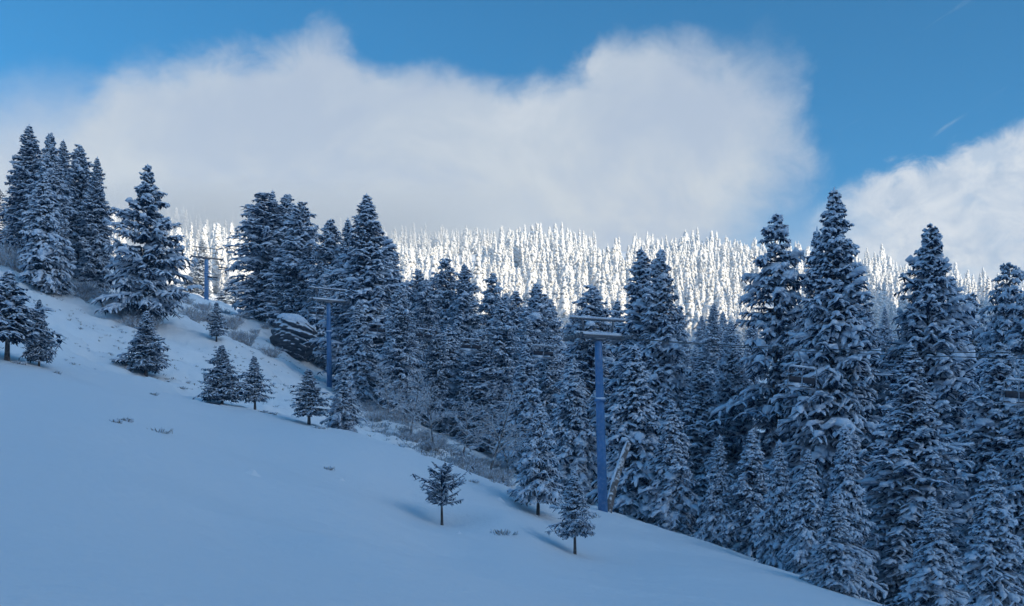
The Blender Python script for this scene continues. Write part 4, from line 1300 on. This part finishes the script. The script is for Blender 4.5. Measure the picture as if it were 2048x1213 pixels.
def bare_tree(H, seed, spread=0.5, levels=4, lean=(0.08, 0.0), low=0.25):
    """a leafless tree: trunk mesh, branch mesh and the frost on the branches"""
    R = np.random.RandomState(seed)
    tr, br, fr = Geo(), Geo(), Geo()
    pts = [np.array([0, 0, -0.3])]
    d = np.array([lean[0], lean[1], 1.0])
    n = 9
    for k in range(n):
        pts.append(pts[-1] + d / np.linalg.norm(d) * (H + 0.3) / n)
        d = d + np.array([R.randn() * 0.08, R.randn() * 0.08, 0])
    r = np.linspace(0.016 * H, 0.004 * H, n + 1)
    tr.tube(pts, r, 7)
    P1, W1 = [], []

    def grow(p, d, L, w, lv):
        q = [p]
        dd = d.copy()
        for k in range(4):
            dd = dd + R.randn(3) * 0.16 + np.array([0, 0, 0.05 if lv > 1 else -0.02])
            q.append(q[-1] + dd / np.linalg.norm(dd) * L / 4)
        P1.append(q); W1.append(np.array([1, 0.85, 0.7, 0.55, 0.3]) * w)
        if lv <= 0: return
        for k in range(5 if lv > 1 else 4):
            f = 1 + int(R.rand() * 3.99)
            a = R.randn(3); a -= a.dot(dd) * dd / dd.dot(dd); a /= np.linalg.norm(a)
            nd = dd / np.linalg.norm(dd) * 0.75 + a * 0.75
            nd[2] *= 0.8
            grow(q[f], nd, L * (0.42 + 0.25 * R.rand()), w * 0.55, lv - 1)
    for k in range(16):
        t = low + (0.97 - low) * k / 15
        i = t * n
        p = pts[int(i)] * (1 - i % 1) + pts[min(n, int(i) + 1)] * (i % 1)
        a = k * 2.4 + R.rand()
        grow(p, np.array([math.cos(a), math.sin(a), 0.35 + 0.3 * t]), H * spread * (1.05 - t) ** 0.6 * (0.7 + 0.5 * R.rand()), 0.006 * H * (1.1 - t) + 0.012, levels - 2)
    P1 = np.array(P1); W1 = np.array(W1)
    br.tubes(P1, W1, W1, m=5, under=1.0)
    P2 = P1.copy(); P2[..., 2] += W1 * 0.8
    kp = R.rand(len(P2)) < 0.8
    fr.tubes(P2[kp], W1[kp] * 1.15 + 0.008, W1[kp] * 0.9 + 0.008, m=5, under=0.3, jit=0.3)
    return tr.build('trunk', M_FBARK), br.build('branches', M_TWIG), fr.build('frost', M_SNOW)


def put_bare(px, Y, top, seed, label, spread, lean=(0.08, 0), low=0.25, x=0):
    X, Yy, Z = at(px, Y)
    H = (HY - top) / F * Y - Z
    me = bare_tree(H, seed, spread, 4, lean, low)
    e = empty('bare_tree', (X, Yy, Z))
    tag(e, label, 'tree', 'leafless frosted trees')
    link('trunk', me[0], e)
    b = link('branches', me[1], e)
    link('frost', me[2], b)


put_bare(980, 84, 770, 3, 'leafless frosted tree with a wide crown at the lower end of the bank', 0.42, (0.18, 0))
put_bare(822, 97, 745, 5, 'leafless tree with a thin pale stem at the forest edge above the bank', 0.40, (0.0, 0), 0.35)
put_bare(24, 122, 432, 6, 'misty leafless tree left of the hilltop clump', 0.36, (-0.05, 0))
put_bare(470, 205, 535, 8, 'leafless tree with sunlit frost right of the farthest tower', 0.45)
put_bare(1020, 96, 830, 9, 'low leafless tree tangled under the pointed spruces at the bank foot', 0.55, (-0.2, 0), 0.15)

put_bare(868, 94, 775, 12, 'leafless frosted tree leaning left over the middle of the bank', 0.5, (-0.15, 0), 0.2)
put_bare(925, 92, 790, 14, 'leafless frosted tree among dark spruces right of the pale-stemmed one', 0.45, (0.1, 0), 0.2)
put_bare(775, 108, 735, 16, 'leafless frosted tree at the top of the bank under the tall pointed spruce', 0.4, (0.05, 0), 0.2)

# leaning dead trunk right of the near tower
pA = np.array([(1213 - CX) / F * 71, 71.0, (HY - 1028) / F * 71 - 0.3])
pB = np.array([(1257 - CX) / F * 74, 74.0, (HY - 888) / F * 74])
e = empty('leaning_trunk', tuple(pA))
tag(e, 'frosted dead tree trunk leaning to the right behind the near tower foot', 'tree trunk')
g = Geo()
tq = np.linspace(0, 1, 9)
pp = [(pB - pA) * t + np.array([-0.18 * math.sin(math.pi * t), 0, 0]) for t in tq]
g.tube(pp, np.linspace(0.33, 0.22, 9), 12)
link('stem', g.build('stem', M_FBARK), e)
g = Geo()
g.tube([(p[0] - 0.12, p[1] - 0.05, p[2] + 0.12) for p in pp[1:]], [0.1, 0.16, 0.12, 0.17, 0.14, 0.10, 0.14, 0.08], 8)
link('snow_strip', g.build('snow_strip', M_SNOW), e)


def shrub_mesh(seed, n=70, H=1.3, W=1.0):
    R = np.random.RandomState(seed)
    P, Wd = [], []
    for k in range(n):
        a = R.rand() * 6.283
        o = R.rand() ** 0.5 * W * 0.45
        p = np.array([math.cos(a) * o, math.sin(a) * o, -0.1])
        d = np.array([math.cos(a) * 0.45 * R.rand(), math.sin(a) * 0.45 * R.rand(), 1.0]) + R.randn(3) * 0.15
        L = H * (0.5 + 0.6 * R.rand())
        q = [p + d / np.linalg.norm(d) * L * t + np.array([0.2 * math.cos(a), 0.2 * math.sin(a), -0.1]) * t * t * L for t in (0, 0.35, 0.7, 1.0)]
        P.append(q); Wd.append([0.016, 0.014, 0.011, 0.006])
        for j in range(5):
            t = 0.3 + 0.65 * R.rand()
            b = q[0] + (q[-1] - q[0]) * t
            dd = d * 0.6 + R.randn(3) * 0.5
            LL = L * 0.28 * (0.5 + R.rand())
            P.append([b + dd / np.linalg.norm(dd) * LL * u for u in (0, 0.35, 0.7, 1.0)]); Wd.append([0.011, 0.010, 0.008, 0.004])
    g = Geo()
    g.tubes(np.array(P), np.array(Wd), np.array(Wd), m=3, under=1.0)
    f = Geo()
    P = np.array(P); Wd = np.array(Wd)
    kk = R.rand(len(P)) < 0.35
    P2 = P[kk]; P2 = P2.copy(); P2[..., 2] += 0.012
    f.tubes(P2[:, 1:], Wd[kk][:, 1:] * 1.9 + 0.008, Wd[kk][:, 1:] * 1.6 + 0.006, m=4, jit=0.3, under=0.5)
    return g.build('stems', M_TWIG), f.build('frost', M_SNOW)


SH = [shrub_mesh(k, 60 + 10 * (k % 3), 1.2 + 0.2 * (k % 2), 1.1) for k in range(5)]


def put_shrub(px, Y, s, k, label, group):
    X, Yy, Z = at(px, Y)
    e = empty('bare_shrub', (X, Yy, Z))
    e.scale = (s * 1.3, s * 1.3, s)
    e.rotation_euler = (0, 0, k * 1.3 + px)
    tag(e, label, 'shrub', group)
    link('stems', SH[k % 5][0], e)
    link('frost', SH[k % 5][1], e)


Rb = np.random.RandomState(21)
for k in range(70):
    t = Rb.rand()
    px = 712 + 300 * t + Rb.randn() * 22
    Y = 114 - 33 * t + Rb.randn() * 7
    put_shrub(px, Y, 0.35 + 0.6 * Rb.rand() ** 2, k, 'bare brown brush shrub on the snow bank running down below the middle tower', 'brush on the bank below the middle tower')
for k in range(22):
    t = Rb.rand()
    put_shrub(165 + 130 * t + Rb.randn() * 8, 112 - 9 * t + Rb.randn() * 2.5, 0.8 + 0.5 * Rb.rand(), k, 'grey bare brush shrub in the dark band left of and under the broad lone fir', 'brush under the broad lone fir')
for k in range(34):
    put_shrub(355 + 190 * Rb.rand(), 118 + 50 * Rb.rand(), 0.7 + 0.5 * Rb.rand(), k, 'low bare shrub on the snow between the farthest tower and the rock', 'brush between the farthest tower and the rock')
for k in range(16):
    put_shrub(-10 + 90 * Rb.rand(), 108 + 16 * Rb.rand(), 1.0 + 0.8 * Rb.rand(), k, 'misty bare shrub at the foot of the hilltop clump near the left edge', 'brush by the left edge')


def tuft_mesh(seed, n=14, H=0.3, W=0.3):
    R = np.random.RandomState(seed)
    P, Wd = [], []
    for k in range(n):
        a = R.rand() * 6.283
        o = R.rand() * W * 0.5
        p = np.array([math.cos(a) * o, math.sin(a) * o * 0.6, -0.05])
        L = H * (0.4 + 0.8 * R.rand())
        d = np.array([math.cos(a) * 0.5, math.sin(a) * 0.5, 0.9]) + R.randn(3) * 0.3
        d /= np.linalg.norm(d)
        P.append([p + d * L * t + np.array([0, 0, -0.25 * L]) * t ** 3 for t in (0, 0.35, 0.7, 1.0)])
        Wd.append(np.array([1, 1.2, 0.9, 0.3]) * 0.011 * (1 + R.rand()))
    return np.array(P), np.array(Wd)


TUFTS = [
    (232, 846, 0.25, 'small dry weed sprig on the open piste, left of a wider weed patch'),
    (252, 843, 0.28, 'small dry weed sprig on the open piste, nearer the wider weed patch'),
    (320, 866, 0.62, 'widest dry weed patch on the open piste below the bushy young fir'),
    (655, 940, 0.42, 'broken weed patch on the piste beside a snow mound'),
    (1006, 1070, 0.72, 'low weed patch between the two lone little trees on the piste'),
    (945, 966, 0.38, 'weed sprig on the piste edge right of the round-topped little tree'),
    (1186, 1034, 0.45, 'weed tuft at the piste edge below the near tower'),
    (527, 826, 0.35, 'weed tuft right of the thin sapling at the piste edge'),
    (546, 829, 0.30, 'weed tuft second right of the thin sapling at the piste edge'),
    (640, 858, 0.55, 'snowy weed tuft between the two young firs below the middle tower'),
    (306, 791, 0.30, 'weed tuft on the piste edge below the bushy young fir'),
    (365, 778, 0.40, 'weed tuft left of the dark young fir with a wide skirt'),
    (36, 728, 0.55, 'snow-covered weed clump at the foot of the left-edge fir'),
    (115, 748, 0.26, 'tiny weed sprig right of the left-edge fir'),
    (852, 912, 0.40, 'weed tuft on the piste edge above the round-topped little tree'),
]
for k, (px, row, w, lab) in enumerate(TUFTS):
    X, Y, Z = at_row(px, row)
    Pq, Wq = tuft_mesh(100 + k, int(26 + 50 * w), 0.20 + 0.22 * w, w * 1.9)
    g = Geo(); g.tubes(Pq, Wq, Wq * 0.6, m=3, under=1)
    e = empty('weed_tuft', (X, Y, Z))
    tag(e, lab, 'weed', 'weeds poking through the snow')
    link('stalks', g.build('stalks', M_GRASS), e)
    g = Geo()
    kk = np.arange(len(Pq)) % 3 == 0
    P2 = Pq[kk].copy(); P2[..., 2] += 0.012
    g.tubes(P2, Wq[kk] * 1.8 + 0.006, Wq[kk] * 1.5 + 0.006, m=4, jit=0.3, under=0.5)
    link('frost', g.build('frost', M_SNOW), e)

# grass on the natural slope: nobody could count it
g = Geo(); gs = Geo()
Rg = np.random.RandomState(9)
n_t = 0
for _ in range(2400):
    px = Rg.uniform(-30, 1000)
    Y = Rg.uniform(64, 150)
    X = (px - CX) / F * Y
    if vnoise(X / 7.0, Y / 7.0, 51) < 0.02 or px > 720 and Y > 110: continue
    edge = np.interp(px, [0, 256, 512, 700, 870, 1000], [60, 76, 77, 72, 68, 66])
    if Y < edge: continue
    Z = float(ground(X, Y))
    Pq, Wq = tuft_mesh(1000 + _ % 40, 9, 0.26 * (0.3 + Rg.rand()), 0.4)
    off = np.array([X, Y, Z])
    g.tubes(Pq + off, Wq, Wq * 0.6, m=3, under=1)
    if Rg.rand() < 0.5:
        P2 = Pq[::3] + off; P2[..., 2] += 0.02
        gs.tubes(P2, Wq[::3] * 3, Wq[::3] * 2.4, m=4, jit=0.3, under=0.4)
    n_t += 1
for _ in range(1100):
    t = Rg.rand()
    px = 700 + 310 * t + Rg.randn() * 25
    Y = 112 - 33 * t + Rg.randn() * 8
    X = (px - CX) / F * Y
    Pq, Wq = tuft_mesh(1000 + _ % 40, 9, 0.50 * (0.5 + Rg.rand()), 0.6)
    off = np.array([X, Y, float(ground(X, Y))])
    g.tubes(Pq + off, Wq, Wq * 0.6, m=3, under=1)
    P2 = Pq[::2] + off; P2[..., 2] += 0.015
    gs.tubes(P2, Wq[::2] * 2.2, Wq[::2] * 1.8, m=4, jit=0.3, under=0.4)
V1, Q1 = np.concatenate(g.v), np.concatenate(g.q)
V2, Q2 = np.concatenate(gs.v), np.concatenate(gs.q) + len(V1)
o = link('dry_grass', mesh_np('dry_grass', np.concatenate([V1, V2]), np.concatenate([Q1, Q2]), mats=[M_GRASS, M_SNOW],
                              mi=np.concatenate([np.zeros(len(Q1), int), np.ones(len(Q2), int)])))
tag(o, 'dry grass stalks poking through the snow of the rough upper slope', 'grass', None, 'stuff')


def mound(px, row, w, h, seed, label):
    X, Y, Z = at_row(px, row)
    n, m = 28, 10
    th = np.arange(n) / n * 6.283
    r = np.linspace(0, 1, m)
    Th, Rr = np.meshgrid(th, r)
    rad = Rr * w * (1 + 0.35 * vnoise(np.cos(Th) * 1.5 + seed, np.sin(Th) * 1.5, seed))
    x = np.cos(Th) * rad * 1.4; y = np.sin(Th) * rad
    z = ground(X + x, Y + y) - Z + h * (1 - Rr) ** 1.5 * (1 + 0.3 * vnoise(x / w * 3, y / w * 3, seed + 4)) - 0.03 * Rr
    V = np.stack([x, y, z], -1).reshape(-1, 3)
    i = np.arange(m - 1)[:, None]; k = np.arange(n)[None]; k2 = (k + 1) % n
    Q = np.stack([(i + 1) * n + k, (i + 1) * n + k2, i * n + k2, i * n + k], -1).reshape(-1, 4)
    mm_ = mesh_np('snow_mound', V, Q, M_GROUND)
    mm_.attributes.new('piste_shade', 'FLOAT', 'POINT').data.foreach_set('value', np.full(len(V), 0.8, np.float32))
    o = link('snow_mound', mm_, None, (X, Y, Z))
    tag(o, label, 'snow mound', 'small snow mounds on the piste')


mound(507, 950, 0.30, 0.24, 1, 'pointed snow mound in the middle of the open piste')
mound(684, 961, 0.20, 0.16, 2, 'smaller snow mound beside the broken weed patch on the piste')
mound(1000, 1003, 0.35, 0.18, 3, 'flat snow mound left of the fir with a crooked bare foot')
mound(1508, 1112, 0.55, 0.35, 4, 'snow mound on the piste edge below the foot firs')
mound(918, 1068, 0.18, 0.14, 5, 'tiny snow mound just right of the round-topped little tree foot')


# ------------------------------------------------------------------ cloud lying on the left of the far hill
def mist():
    x0, x1, y0, y1, z0, z1 = -520.0, 80.0, 430.0, 1000.0, 90.0, 330.0
    V = [(x, y, z) for x in (x0, x1) for y in (y0, y1) for z in (z0, z1)]
    Q = [(0, 1, 3, 2), (4, 6, 7, 5), (0, 4, 5, 1), (2, 3, 7, 6), (0, 2, 6, 4), (1, 5, 7, 3)]
    m = bpy.data.materials.new('cloud_mist')
    m.use_nodes = True
    T = NT(m.node_tree)
    o = T.n('ShaderNodeOutputMaterial')
    pv = T.n('ShaderNodeVolumePrincipled')
    pv.inputs['Color'].default_value = (0.62, 0.65, 0.68, 1)
    pv.inputs['Anisotropy'].default_value = 0.0
    T.link(pv.outputs[0], o.inputs['Volume'])
    g = T.n('ShaderNodeTexCoord').outputs['Object']
    sp = T.n('ShaderNodeSeparateXYZ')
    T.link(g, sp.inputs[0])
    x, y, z = sp.outputs
    n = T.noise(g, 0.011, 4, 0.55)
    nz = T.m('MULTIPLY', T.m('SUBTRACT', n, 0.5), 90.0)
    # the cloud lies along the slope: it starts and ends at a height that grows with the hill
    hgt = T.m('ADD', T.m('SUBTRACT', z, T.m('ADD', T.m('MULTIPLY', y, 0.232), T.m('MULTIPLY', T.m('ADD', x, 230.0), 0.14))), T.m('MULTIPLY', nz, 0.6))
    d = T.m('MULTIPLY', T.sstep(hgt, -25.0, 50.0), T.sstep(T.m('SUBTRACT', z, T.m('MULTIPLY', y, 0.30)), 22.0, -22.0))
    d = T.m('MULTIPLY', d, T.sstep(x, 60.0, -140.0))
    d = T.m('MULTIPLY', d, T.sstep(z, 325.0, 250.0))
    d = T.m('MULTIPLY', d, T.m('MULTIPLY', T.sstep(y, 440.0, 600.0), T.sstep(x, -515.0, -440.0)))
    T.link(T.m('MULTIPLY', d, 0.020), pv.inputs['Density'])
    ob = link('mist', mesh_np('mist', V, Q, m, smooth=False))
    tag(ob, 'white cloud resting on the left part of the far wooded hill', 'cloud', None, 'stuff')


mist()


def haze():
    V = [(x, y, z) for x in (-2150, 2150) for y in (-1320, 1060) for z in (ZLO - 1.0, ZHI + 2.0)]
    Q = [(0, 1, 3, 2), (4, 6, 7, 5), (0, 4, 5, 1), (2, 3, 7, 6), (0, 2, 6, 4), (1, 5, 7, 3)]
    m = bpy.data.materials.new('blue_air')
    m.use_nodes = True
    T = NT(m.node_tree)
    o = T.n('ShaderNodeOutputMaterial')
    pv = T.n('ShaderNodeVolumePrincipled')
    pv.inputs['Color'].default_value = (0.42, 0.70, 1.0, 1)
    pv.inputs['Density'].default_value = HAZE
    T.link(pv.outputs[0], o.inputs['Volume'])
    ob = link('haze', mesh_np('haze', V, Q, m, smooth=False))
    tag(ob, 'thin cold blue air between the camera and the far hill', 'haze', None, 'stuff')


HAZE = 0.0002
_zs = [np.array([c for o_ in SC.objects if o_.name == nm_ for v_ in o_.data.vertices for c in (v_.co.z,)]) for nm_ in ('snow_ground', 'mountain', 'hill')]
ZLO, ZHI = float(min(a_.min() for a_ in _zs)), float(max(a_.max() for a_ in _zs))
ZHI = max(ZHI + 20.0, 332.0)
print('air from', ZLO, 'to', ZHI)
haze()
